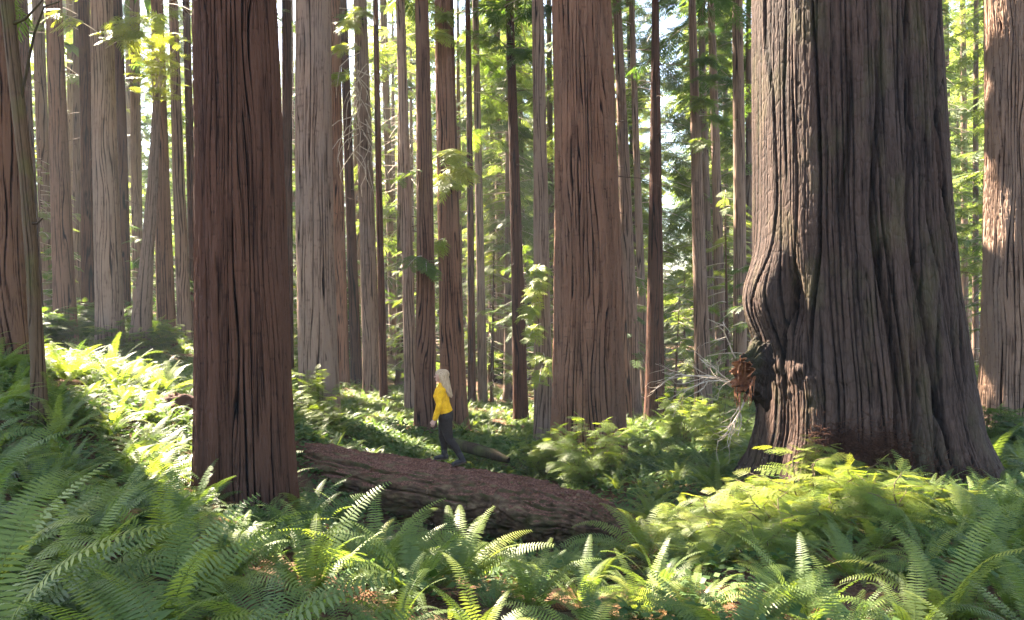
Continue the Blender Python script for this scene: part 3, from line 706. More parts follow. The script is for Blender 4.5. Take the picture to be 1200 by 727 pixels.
# ------------------------------------------------------------------ saplings and shrubs
def sapling_mesh(seed, H, L, dens, kind='mid', mat='needle'):
    r = random.Random(seed); b1 = Bag(); lx, ly = r.uniform(-.06, .06), r.uniform(-.06, .06)
    cf = lambda z: np.array([lx*z, ly*z, z]); q = np.linspace(-.3, H, 8)
    b1.tube(np.array([cf(z) for z in q]), np.linspace(.012*H+.01, .006, 8), 7)
    b2 = Bag(); crown(b2, cf, .12*H, H, L, dens, r, 999, size=(.3, .62) if kind == 'mid' else (.16, .34), gaps=False, fine=kind, per=14)
    return b1.mesh('trunk', [M['bark_far']]), b2.mesh('crown', [M[mat], M['twig']])
sap_src = [sapling_mesh(40+k, random.uniform(3, 8.5), random.uniform(1.2, 2.0), 5.5, 'mid', 'needle_far' if k > 2 else 'needle') for k in range(6)]
cnt = 0; tries = 0
while cnt < 85 and tries < 5000:
    tries += 1
    y = random.uniform(25, 58); x = random.uniform(-.72, .74)*y
    px = CX+x/y*FPX
    if y < 32 and (250 < px < 720): continue
    if 890 < px < 1090 or ray_clear(x, y, 7) < 1.0: continue
    if min((x-a)**2+(y-b)**2 for a, b in placed) < 1.2: continue
    placed.append((x, y)); cnt += 1; a, b = random.choice(sap_src)
    side = 'on the left slope' if px < 240 else ('right of the giant' if px > 1080 else ('between the central trunk and the giant' if px > 700 else 'behind the woman'))
    root = thing('sapling', 'young feathery conifer in the understory %s' % side, 'sapling', loc=(x, y, gz(x, y)), rz=random.uniform(0, 6.28), group='understory saplings')
    s = random.uniform(.7, 1.25); root.scale = (s, s, s); link('trunk', a, root); link('crown', b, root)

def shrub_mesh(seed, H, W, nst, mat, kind='near', size=(.14, .3), per=9, tint=(.2, 1)):
    r = random.Random(seed); b1 = Bag(); b2 = Bag(); o = []; d = []; s = []; ti_ = []
    for k in range(nst):
        a = r.uniform(0, 6.28); R_ = W*r.uniform(.2, 1); h = H*r.uniform(.45, 1)*(1-.35*R_/W); p = np.array([r.gauss(0, .05), r.gauss(0, .05), -.05]); q = np.linspace(0, 1, 7)[:, None]
        e = np.array([math.cos(a)*R_, math.sin(a)*R_, h]); pts = p+(e-p)*q; pts[:, 2] = p[2]+(h-p[2])*np.sin(q[:, 0]*1.5); pts[:, :2] += .04*np.array([[r.gauss(0, 1), r.gauss(0, 1)] for _ in range(7)])*q
        b1.tube(pts, np.linspace(.008, .002, 7), 4)
        for j in range(per):
            t = .3+.7*(j+r.random())/per; i = min(5, int(t*6)); f = t*6-i; c = pts[i]*(1-f)+pts[min(6, i+1)]*f
            b_ = a+r.uniform(-1.9, 1.9); o.append(c); d.append((math.cos(b_), math.sin(b_), r.uniform(-.25, .35))); s.append(r.uniform(*size)*(1.25-.5*t)); ti_.append(r.uniform(*tint))
        o.append(pts[-1]); d.append((pts[-1]-pts[-2])); s.append(size[0]); ti_.append(tint[1])
    n = len(o); put_sprays(b2, kind, np.array(o), np.array(d), np.tile([0, 0, 1.], (n, 1))+rng.normal(0, .25, (n, 3)), np.array(s), np.array(ti_))
    return b1.mesh('stems', [M['stem']]), b2.mesh('leaves', [M[mat]])
sh_sprout = [shrub_mesh(60+k, .55, .5, 16, 'sprout', 'near', (.14, .3), 8) for k in range(4)]
sh_dark = [shrub_mesh(70+k, 1.5, 1.2, 40, 'needle', 'mid', (.3, .6), 12) for k in range(3)]
sh_mid = [shrub_mesh(80+k, 1.1, .8, 26, 'sprout', 'near', (.16, .34), 11, (.1, .7)) for k in range(2)]
def shrub(src, name, label, px, py, Y, s=1.0, grp=None, zoff=0):
    x = (px-CX)/FPX*Y; z = gz(x, Y)
    root = thing(name, label, 'shrub', loc=(x, Y, z+zoff), rz=random.uniform(0, 6.28), group=grp); root.scale = (s, s, s)
    a, b = random.choice(src); link('stems', a, root); link('leaves', b, root)
shrub(sh_mid, 'leafy_shrub', 'feathery young shrub growing in front of the wide central trunk', 690, 0, 14.2, 1.45)
shrub(sh_mid, 'leafy_shrub', 'low feathery shrub at the left foot of the wide central trunk', 640, 0, 15.0, 1.0)
shrub(sh_mid, 'leafy_shrub', 'pale feathery shrub between the large dark trunk and the grooved redwood', 352, 0, 16.2, 1.35)
shrub(sh_mid, 'leafy_shrub', 'small feathery shrub at the foot of the stout grooved redwood', 380, 0, 15.6, .8)
shrub(sh_dark, 'leafy_shrub', 'dark round shrub right of the stout pale redwood on the slope', 165, 0, 24, 1.15)
shrub(sh_dark, 'leafy_shrub', 'dark round shrub left of the stout pale redwood on the slope', 95, 0, 27, 1.1)
shrub(sh_dark, 'leafy_shrub', 'dark shrub beside the wide redwood at the left edge', 48, 0, 21, 1.0)
shrub(sh_dark, 'leafy_shrub', 'spreading green shrub at the left foot of the right edge trunk', 1150, 0, 14.5, .85)
shrub(sh_dark, 'leafy_shrub', 'dark green shrub behind the right side of the giant', 1120, 0, 19, 1.1)
shrub(sh_mid, 'leafy_shrub', 'sunlit shrub in the gap left of the giant under the dead branches', 800, 0, 19, 1.4)
shrub(sh_mid, 'leafy_shrub', 'sunlit bushy shrub close to the left foot of the giant', 850, 0, 15.5, 1.3)
for i, (px, Y, s) in enumerate([(830, 8.3, .9), (870, 8.0, 1.1), (905, 8.4, 1.15), (945, 8.1, 1.2), (985, 8.6, 1.05), (860, 7.3, .85), (910, 7.4, .9), (800, 8.8, .8), (965, 7.3, .9), (1010, 8.0, 1.0), (1060, 8.3, .9), (840, 9.3, .8), (1045, 7.4, .9), (1100, 8.2, .8), (780, 9.6, .7), (890, 6.6, .8), (820, 7.3, .8)]):
    shrub(sh_sprout, 'leafy_shrub', 'low feathery yellow green sprout bush at the foot of the giant', px, 0, Y, s*(1.45 if i % 3 == 0 else 1.1), 'sprouts at the foot of the giant')
shrub([shrub_mesh(99, 1.25, .35, 7, 'sprout', 'near', (.16, .3), 12, (.5, 1))], 'leafy_shrub', 'tall bright upright sprout against the bark of the giant', 960, 0, 8.75, 1.0)

# ------------------------------------------------------------------ fallen log
LOGP = np.array([P(300, 548, 14.3), P(360, 551, 13.6), P(430, 563, 13.0), P(520, 580, 12.5), P(600, 594, 11.8), P(660, 606, 11.2), P(706, 614, 10.8), P(738, 630, 10.4)])
LOGR = np.array([.47, .47, .47, .48, .47, .43, .36, .16])
def build_log():
    q = np.linspace(0, 7, 360); c = np.stack([np.interp(q, range(8), LOGP[:, k]) for k in range(3)], 1); c[:, 2] += .02*np.sin(q*5)
    rad = np.interp(q, range(8), LOGR); n = 150
    ax = np.gradient(c, axis=0); ax /= np.linalg.norm(ax, axis=1, keepdims=True)
    s = np.cross(ax, [0, 0, 1]); s /= np.linalg.norm(s, axis=1, keepdims=True); u = np.cross(s, ax)
    th = np.arange(n)/n*2*np.pi; TH, QQ = np.meshgrid(th, q); U = TH/(2*np.pi)
    w = vnoise(U*5, QQ*2+9, 5, 61)
    rr = rad[:, None]*(1+.26*(vnoise(U*5, QQ*1.7+9, 5, 62)-.5)+.14*(vnoise(U*11, QQ*5+9, 11, 66)-.5))+.12*(bark_height(U+w*.05, QQ*1.2+9, 26, 63, 2.2)-.6)+.045*(vnoise(U*50, QQ*14+9, 50, 64)-.5)
    up = np.sin(TH); rr *= 1-.04*np.clip(up, 0, 1)**3                    # flattened walking top
    rr -= .13*np.exp(-((np.arctan2(np.sin(TH-R(-30)), np.cos(TH-R(-30))))/.35)**2)*vnoise(U*8, QQ*1.4+9, 8, 65)
    V = c[:, None]+rr[..., None]*(np.cos(TH)[..., None]*s[:, None]+np.sin(TH)[..., None]*u[:, None])
    V = V.reshape(-1, 3); Q = grid_quads(360, n, True)
    m, nt, out = new_mat('decaying log'); 
    geo = nt.nodes.new('ShaderNodeNewGeometry'); sx = nt.nodes.new('ShaderNodeSeparateXYZ'); nt.links.new(geo.outputs['Normal'], sx.inputs[0])
    n1 = noise(nt, 30, 6, rough=.7); n2 = noise(nt, 3, 5); n3 = noise(nt, 7, 5, (.35, 1, 1))
    litter = ramp(nt, n1, [(.3, (.035, .015, .010)), (.5, (.13, .058, .038)), (.72, (.28, .15, .105))])  # needle litter, its colour lightened for the sky light on the log top
    side = ramp(nt, n3, [(.3, (.025, .015, .009)), (.5, (.10, .06, .035)), (.72, (.22, .155, .085))])
    side = mixc(nt, math_(nt, 'MULTIPLY', ramp(nt, n2, [(.48, (0, 0, 0)), (.62, (1, 1, 1))]), .6), side, (.06, .07, .02))
    f = math_(nt, 'ADD', sx.outputs[2], math_(nt, 'MULTIPLY', math_(nt, 'SUBTRACT', n2, .5), 1.1))
    col = mixc(nt, ramp(nt, f, [(.5, (0, 0, 0)), (.72, (1, 1, 1))]), side, litter)
    b = N(nt, 'ShaderNodeBump', Strength=.9, Distance=.03); nt.links.new(math_(nt, 'ADD', n1, n3), b.inputs['Height'])
    p = N(nt, 'ShaderNodeBsdfPrincipled', Roughness=.95); p.inputs['Specular IOR Level'].default_value = .1
    nt.links.new(col, p.inputs['Base Color']); nt.links.new(b.outputs[0], p.inputs['Normal']); nt.links.new(p.outputs[0], out.inputs[0])
    base = LOGP[3]-np.array([0, 0, .47])
    root = thing('fallen_log', 'long rust brown fallen log covered in needles under the woman', 'log', loc=base)
    link('log_body', make_mesh('log_body', V-base, Q, [m]), root)
    for e, f_ in ((0, 0), (359, 1)):
        bag = Bag()                                       # closing faces
        k = np.arange(n); ring = V[e*n:(e+1)*n]; cc = c[e]
        W = np.concatenate([ring, ring*.5+cc*.5+(ax[e]*(-.06 if f_ == 0 else .06)), np.tile(cc+ax[e]*(-.02 if f_ == 0 else .02), (n, 1))])
        bag.add(W, grid_quads(3, n, True))
        link('broken_end', bag.mesh('broken_end', [M['rot']], base), root)
    # needles and twigs lying on top
    bag = Bag(); r = random.Random(14)
    for k in range(1500):
        i = r.randrange(359); a_ = R(90+r.gauss(0, 32)); j = int(a_/(2*math.pi)*n) % n
        p = V[i*n+j]+np.array([0, 0, .008]); an = r.uniform(0, 6.28); d = np.array([math.cos(an), math.sin(an), r.uniform(-.15, .25)])*r.uniform(.02, .07)
        bag.tube(np.array([p-d, p+d]), [.0035, .002], 3, 0, r.random())
    link('needle_litter', bag.mesh('needle_litter', [M['dead_frond']], base), root)
    # ivy-like creeper on the near flank
    bag = Bag(); vv = []; qq = []; tt = []
    for k in range(1500):
        i = min(358, max(0, int(r.gauss(180, 38)))); a_ = R(r.gauss(-158, 24)); j = int((a_ % (2*math.pi))/(2*math.pi)*n) % n
        p = V[i*n+j]; nrm = p-c[i]; nrm = nrm/np.linalg.norm(nrm); p = p+nrm*r.uniform(.01, .06)
        d = np.array([r.gauss(0, 1), r.gauss(0, 1), r.gauss(-.2, 1)]); d -= nrm*(d@nrm)*.8; d /= np.linalg.norm(d); e = np.cross(d, nrm); e /= np.linalg.norm(e)+1e-6; L = r.uniform(.025, .05)
        k0 = len(vv); vv += [p, p+d*L*.5+e*L*.45, p+d*L, p+d*L*.5-e*L*.45]; qq.append([k0, k0+1, k0+2, k0+3]); tt += [r.random()]*4
    bag.add(np.array(vv), np.array(qq), 0, np.array(tt))
    link('creeper', bag.mesh('creeper', [M['broad']]), kind='stuff', label='small leaved creeper hanging over the near flank of the log', category='creeper')
    return V, c
LOGV, LOGC = build_log()
def near_log(x, y):
    d = np.hypot(LOGC[:, 0]-x, LOGC[:, 1]-y); return d.min()

# second, small mossy log behind the woman
bag = Bag(); bag.tube(np.array([P(528, 512, 15.6), P(560, 520, 15.2), P(580, 526, 15.0), P(596, 532, 14.8)])-np.array([0, 0, .13]), [.12, .12, .11, .06], 14)
b_ = P(560, 525, 15.2); me = bag.mesh('mossy_log', [M['bark_mossy']], b_)
link('mossy_log', me, loc=b_, label='short mossy log lying in the green cover behind the woman', category='log')
# stump and root heap
def lump(name, label, cat, c, sx, sy, sz, mat, seed, spikes=0):
    nu, nv = 48, 28; u = np.arange(nu)/nu*2*np.pi; v = np.linspace(-1.2, 1.5, nv); UU, VV = np.meshgrid(u, v)
    f = 1+.5*(vnoise(UU/(2*np.pi)*7, VV*2.5+9, 7, seed)-.5)+.3*(vnoise(UU/(2*np.pi)*17, VV*6+9, 17, seed+1)-.5)
    W = np.stack([np.cos(VV)*np.cos(UU)*sx*f, np.cos(VV)*np.sin(UU)*sy*f, np.sin(VV)*sz*f], -1).reshape(-1, 3)
    bag = Bag(); bag.add(W, grid_quads(nv, nu, True)); r = random.Random(seed)
    for k in range(spikes):
        a = r.uniform(0, 6.28); d = np.array([math.cos(a), math.sin(a)*.6, r.uniform(-.2, .8)]); p = d*np.array([sx, sy, sz])*.8
        bag.tube(np.array([p, p*1.25+np.array([0, 0, -.03]), p*1.6+np.array([r.gauss(0, .06), 0, -.12])]), [.025, .015, .005], 5)
    root = link(name, bag.mesh(name, [M[mat]]), loc=c, label=label, category=cat)
    return root
c = P(586, 455, 47); lump('tree_stump', 'small black burnt stump far back between thin conifers', 'stump', (c[0], c[1], gz(c[0], c[1])+.5), .6, .6, 1.1, 'char', 5)
c = P(205, 498, 12.2); lump('root_heap', 'brown upturned root heap left of the large dark trunk', 'roots', (c[0], c[1], gz(c[0], c[1])+.02), .34, .3, .28, 'litter', 9, 40)

# ------------------------------------------------------------------ ferns
def fern_geom(seed, nf, L, npair, W=.085, quads=2, young=False, dead=False):
    r = random.Random(seed); V = []; Q = []; TT = []
    for k in range(nf):
        a = 2*math.pi*(k+r.uniform(-.35, .35))*.618; inner = r.random()
        l = L*r.uniform(.65, 1.08); e0 = R(r.uniform(42, 84)) if not dead else R(r.uniform(5, 40)); bend = R(r.uniform(45, 125)) if not dead else R(r.uniform(60, 110))
        n = 22; ts = np.linspace(0, 1, n); el = e0-bend*ts**1.35; az = a+r.uniform(-.35, .35)*ts
        dl = l/(n-1); tan = np.stack([np.cos(el)*np.cos(az), np.cos(el)*np.sin(az), np.sin(el)], 1)
        pts = np.concatenate([[[0, 0, 0]], np.cumsum((tan[:-1]+tan[1:])/2*dl, axis=0)])+np.array([math.cos(a), math.sin(a), 0])*.04
        side = np.stack([-np.sin(az), np.cos(az), 0*az], 1); roll = r.uniform(-.5, .5)
        nor = np.cross(tan, side); side = side*math.cos(roll)+nor*math.sin(roll); nor = np.cross(tan, side)
        tint = min(1, max(0, r.gauss(.45, .17)))
        v, q = tube(pts, np.linspace(.0042, .0012, n), 3); Q.append(q+len_(V)); V.append(v); TT.append(np.full(len(v), tint*.7+.25))
        m = npair; tp = np.linspace(.13, .985, m); Pp = np.stack([np.interp(tp, ts, pts[:, i]) for i in range(3)], 1)
        Tn = np.stack([np.interp(tp, ts, tan[:, i]) for i in range(3)], 1); Sd = np.stack([np.interp(tp, ts, side[:, i]) for i in range(3)], 1); Nr = np.stack([np.interp(tp, ts, nor[:, i]) for i in range(3)], 1)
        prof = np.clip((tp-.08)/.16, .35, 1)*np.clip(1.06-tp, 0, 1)**.62*W*l/.9*1.35
        wd = (tp[1]-tp[0])*l*.46*np.clip(.45+.8*(1-tp), .3, 1)
        for sg in (1, -1):
            jit = np.array([r.uniform(-.12, .12) for _ in range(m)])
            D = Sd*sg*(1)+Tn*(.28+jit)[:, None]-Nr*(-.10+.0*jit)[:, None]+np.array([0, 0, -.16]); D /= np.linalg.norm(D, axis=1, keepdims=True)
            E = np.cross(D, Nr); E /= np.linalg.norm(E, axis=1, keepdims=True)+1e-9
            lp = (prof*(1+jit*.8))[:, None]; w = wd[:, None]
            p0 = Pp; tip = Pp+D*lp-np.array([0, 0, 1])*lp*.10
            if quads == 2:
                cr = Nr*w*.25
                vv = np.stack([p0+E*w*.55, p0-E*w*.55, p0+D*lp*.45-E*w*.85-cr*0, p0+D*lp*.45+E*w*.85, tip-E*w*.12, tip+E*w*.12], 1)
                base = len_(V); idx = np.arange(m)[:, None]*6+base
                Q.append(np.concatenate([idx+np.array([0, 1, 2, 3]), idx+np.array([3, 2, 4, 5])])); V.append(vv.reshape(-1, 3)); TT.append(np.repeat(np.clip(tint+jit*.5+.12*tp, 0, 1), 6))
            else:
                vv = np.stack([p0, p0+D*lp*.4-E*w, tip, p0+D*lp*.4+E*w], 1); base = len_(V); idx = np.arange(m)[:, None]*4+base
                Q.append(idx+np.array([0, 1, 2, 3])); V.append(vv.reshape(-1, 3)); TT.append(np.repeat(np.clip(tint+jit*.5, 0, 1), 4))
    return np.concatenate(V), np.concatenate(Q), np.concatenate(TT)
def len_(L): return sum(len(x) for x in L)
fern_src = []
for k in range(9):
    V, Q, tt = fern_geom(300+k, random.randint(17, 25), random.uniform(.85, 1.05), 34)
    me = make_mesh('fronds', V, Q, [M['fern']], tint=tt)
    V, Q, tt = fern_geom(350+k, 8, .8, 24, dead=True); fern_src.append((me, make_mesh('dead_fronds', V, Q, [M['dead_frond']], tint=tt)))

TR = np.array(TRUNKS)
def free(x, y, m=.0):
    if np.any(np.hypot(TR[:, 0]-x, TR[:, 1]-y) < TR[:, 2]+m): return False
    if near_log(x, y) < .55: return False
    px = CX+x/y*FPX
    if 7.0 < y < 10.2 and .95 < x < 1.75-.12*(y-7): return False      # bare reddish path
    return True
WOM = (P(527, 547, 12.5)[0], 12.5)
cand = []; pts = []; tries = 0
def poisson(y0, y1, spacing, n, xw=.74):
    global tries
    out = []; grid = {}
    k = 0
    while k < n:
        k += 1
        y = math.sqrt(random.uniform(y0*y0, y1*y1)); x = random.uniform(-xw, xw)*y
        s = spacing(x, y); ok = True
        for (a, b) in pts:
            if abs(a-x) < s and abs(b-y) < s and (a-x)**2+(b-y)**2 < s*s: ok = False; break
        if ok and free(x, y): pts.append((x, y)); out.append((x, y))
    return out
near_f = poisson(2.7, 16, lambda x, y: .44+.022*y, 6000)
near_f.sort(key=lambda p: p[1])
ferns = []
for (x, y) in near_f:
    px = CX+x/y*FPX
    s = random.uniform(.55, 1.15)
    z = gz(x, y)
    if y < 4.8 and px < 420: s = random.uniform(.9, 1.3)
    dg_ = math.hypot(x-5.0, y-11)
    if 1.5 < x < 7.5 and dg_ < 3.2 and y < 10.6:
        if random.random() < .7: continue
        s = min(s, .5)
    # keep the sprouts at the giant's foot and the walker on the log readable
    if 770 < px < 1030 and 7.2 < y < 9.9 and random.random() < .8: continue
    if 340 < px < 740 and y < 13.5:
        dl = near_log(x, y)
        if dl < 1.5 and random.random() < .6: continue
        if dl < 1.9: s = min(s, .42)
        elif dl < 4: s = min(s, .55)
    if 640 < px < 1100 and y < 7.4: s = min(s, .68)
    if 12.6 < y < 16 and 330 < px < 880: s = min(s, .6)
    ferns.append((x, y, z, s, px))
print('ferns', len(ferns))
LIT = [(g[0], g[1], g[2], g[3]) for g in GAPS]
def zone(x, y, px):
    if y < 4.6: return ('along the bottom edge in the left third of the photo' if px < 400 else 'along the bottom edge below the log' if px < 760 else 'along the bottom edge in the right third of the photo')
    if px < 235: return 'on the left slope beside the mossy thin trunk' if y < 11 else 'high on the left slope below the stout pale redwood'
    if px < 370: return 'around the foot of the large dark trunk'
    if px < 740: return 'in the hollow below the near flank of the log' if y < 11.8 else 'in the green cover beyond the log'
    if px < 880: return 'beside the bare path left of the giant'
    return 'below the foot of the giant' if y < 9.5 and px < 1110 else 'between the giant and the right edge trunk'
ordn = ['largest', 'second largest', 'third largest', 'fourth largest', 'fifth largest']
zc = {}
ind = sorted(ferns, key=lambda f: f[1]/f[3])[:290]
rest = sorted(ferns, key=lambda f: f[1]/f[3])[290:]
for (x, y, z, s, px) in ind:
    zn = zone(x, y, px); k = zc.get(zn, 0); zc[zn] = k+1
    lab = ('%s arching sword fern %s' % (ordn[k], zn)) if k < 5 else 'smaller arching sword fern %s' % zn
    o = thing('sword_fern', lab, 'fern', loc=(x, y, z-.02), rz=random.uniform(0, 6.28), group='sword ferns '+zn)
    o.scale = (s, s, s*random.uniform(.85, 1.1)); a, b = random.choice(fern_src)
    link('fronds', a, o)
    if y < 9: link('dead_fronds', b, o)

# the remaining ferns and low green cover: nobody could count them
low = [fern_geom(400+k, 11, .8, 14, W=.1, quads=1) for k in range(5)]
bag = Bag()
def drop(src, x, y, z, s, rz, ti):
    V, Q, tt = src; c, sn = math.cos(rz), math.sin(rz)
    W = np.stack([V[:, 0]*c-V[:, 1]*sn, V[:, 0]*sn+V[:, 1]*c, V[:, 2]], 1)*s+np.array([x, y, z]); bag.add(W, Q, 0, np.clip(tt+ti, 0, 1))
for (x, y, z, s, px) in rest: drop(random.choice(low), x, y, z, s, random.uniform(0, 6.28), random.uniform(-.15, .25))
fill = [fern_geom(440+k, 13, .8, 24, W=.09, quads=1) for k in range(4)]
for k in range(800):
    y = math.sqrt(random.uniform(3**2, 15**2)); x = random.uniform(-.74, .74)*y; px = CX+x/y*FPX
    if not free(x, y): continue
    if 340 < px < 1010 and random.random() < .75: continue
    if near_log(x, y) < 1.2: continue
    drop(random.choice(fill), x, y, gz(x, y)-.03, random.uniform(.4, .75), random.uniform(0, 6.28), random.uniform(-.15, .25))
for k in range(1500):
    y = random.uniform(13.5, 27); px = random.uniform(330, 880); x = (px-CX)/FPX*y
    if not free(x, y, -.05) or near_log(x, y) < .8: continue
    drop(random.choice(fill), x, y, gz(x, y)-.04, random.uniform(.3, .55), random.uniform(0, 6.28), random.uniform(0, .35))
n_far = 0
for k in range(3600):
    y = math.sqrt(random.uniform(14**2, 44**2)); x = random.uniform(-.74, .74)*y; px = CX+x/y*FPX
    if not free(x, y, -.05) or 900 < px < 1090: continue
    drop(random.choice(low), x, y, gz(x, y)-.05, random.uniform(.5, 1.0)*(.85 if 380 < px < 700 else 1.1), random.uniform(0, 6.28), random.uniform(-.2, .3)); n_far += 1
link('fern_cover', bag.mesh('fern_cover', [M['fern_low']]), kind='stuff', label='distant ferns and green cover between the trunks', category='ground cover')

bag = Bag(); vv = []; qq = []; tt = []; r = random.Random(17)
NL = 70000
ys = np.sqrt(rng.uniform(2.5**2, 20**2, NL)); xs = rng.uniform(-.74, .74, NL)*ys; zs_ = ground(xs, ys)
cl = vnoise(xs*1.1+200, ys*1.1+50, 400, 88)
ok = (cl > .40); ok &= ~((ys > 7) & (ys < 10.2) & (xs > .95) & (xs < 1.75))
xs, ys, zs_ = xs[ok], ys[ok], zs_[ok]; n = len(xs)
az = rng.uniform(0, 6.28, n); L = rng.uniform(.03, .075, n)*(1+ys*.05); h = rng.uniform(.02, .2, n)
o = np.stack([xs, ys, zs_+h], 1); tl = rng.normal(0, .35, (n, 2)); d = np.stack([np.cos(az), np.sin(az), tl[:, 0]], 1)*L[:, None]; e = np.stack([-np.sin(az), np.cos(az), tl[:, 1]], 1)*L[:, None]*.42
W = np.stack([o, o+d*.5+e, o+d, o+d*.5-e], 1).reshape(-1, 3)
bag.add(W, np.arange(n*4).reshape(-1, 4), 0, np.repeat(rng.uniform(0, 1, n), 4))
link('ground_cover', bag.mesh('ground_cover', [M['broad']], smooth=False), kind='stuff', label='small broad leaves covering the forest floor', category='ground cover')
# twigs and fallen needles
bag = Bag()
for k in range(2600):
    y = math.sqrt(random.uniform(3**2, 15**2)); x = random.uniform(-.72, .72)*y
    if k % 3 == 0: y = random.uniform(6.5, 10.5); x = random.uniform(.7, 1.9)
    z = gz(x, y); a = random.uniform(0, 6.28); d = np.array([math.cos(a), math.sin(a), random.uniform(-.1, .15)])*random.uniform(.03, .16)
    p = np.array([x, y, z+.02]); bag.tube(np.array([p-d, p+np.array([0, 0, .01]), p+d]), [.004, .005, .002], 3, 0, random.random())
link('needle_litter', bag.mesh('needle_litter', [M['litter']]), kind='stuff', label='fallen brown needles and twigs on the ground', category='litter')

# ------------------------------------------------------------------ the woman
def capsule_chain(bag, pts, rad, sq=None, n=16):
    """closed tapered tube with rounded ends; sq: (axis, factor) flattening"""
    pts = [np.array(p, float) for p in pts]; rad = list(rad)
    a = pts[0]-pts[1]; a /= np.linalg.norm(a); b = pts[-1]-pts[-2]; b /= np.linalg.norm(b)
    P_ = []; R_ = []
    for t in (1.0, .92, .7, .4): P_.append(pts[0]+a*rad[0]*t); R_.append(max(.0004, rad[0]*math.sqrt(max(0, 1-t*t))))
    P_ += pts; R_ += rad
    for t in (.4, .7, .92, 1.0): P_.append(pts[-1]+b*rad[-1]*t); R_.append(max(.0004, rad[-1]*math.sqrt(max(0, 1-t*t))))
    V, Q = tube(np.array(P_), np.array(R_), n)
    if sq is not None:
        Cc = np.repeat(np.array(P_), n, axis=0); V = Cc+(V-Cc)*np.array(sq)
    bag.add(V, Q)
    m = len(P_)
    for e in (0, m-1):                                        # caps as collapsed quads
        k = np.arange(0, n, 2)
        ctr = np.array(P_[e]); ring = V[e*n:(e+1)*n]
        bag.add(np.concatenate([ring, [ctr]]), np.stack([k, (k+1) % n, (k+2) % n, np.full(len(k), n)], 1))
def remeshed(name, bag, mats, vox, parent=None, loc=None, smooth=4, fac=.5):
    me = bag.mesh('tmp', mats); o = bpy.data.objects.new('tmp', me); COL.objects.link(o)
    m = o.modifiers.new('r', 'REMESH'); m.mode = 'VOXEL'; m.voxel_size = vox; m.use_smooth_shade = True
    s = o.modifiers.new('s', 'SMOOTH'); s.iterations = smooth; s.factor = fac
    dg = bpy.context.evaluated_depsgraph_get(); me2 = bpy.data.meshes.new_from_object(o.evaluated_get(dg)); me2.name = name
    bpy.data.objects.remove(o); me2.materials.clear()
    for q in mats: me2.materials.append(q)
    return link(name, me2, parent, loc)
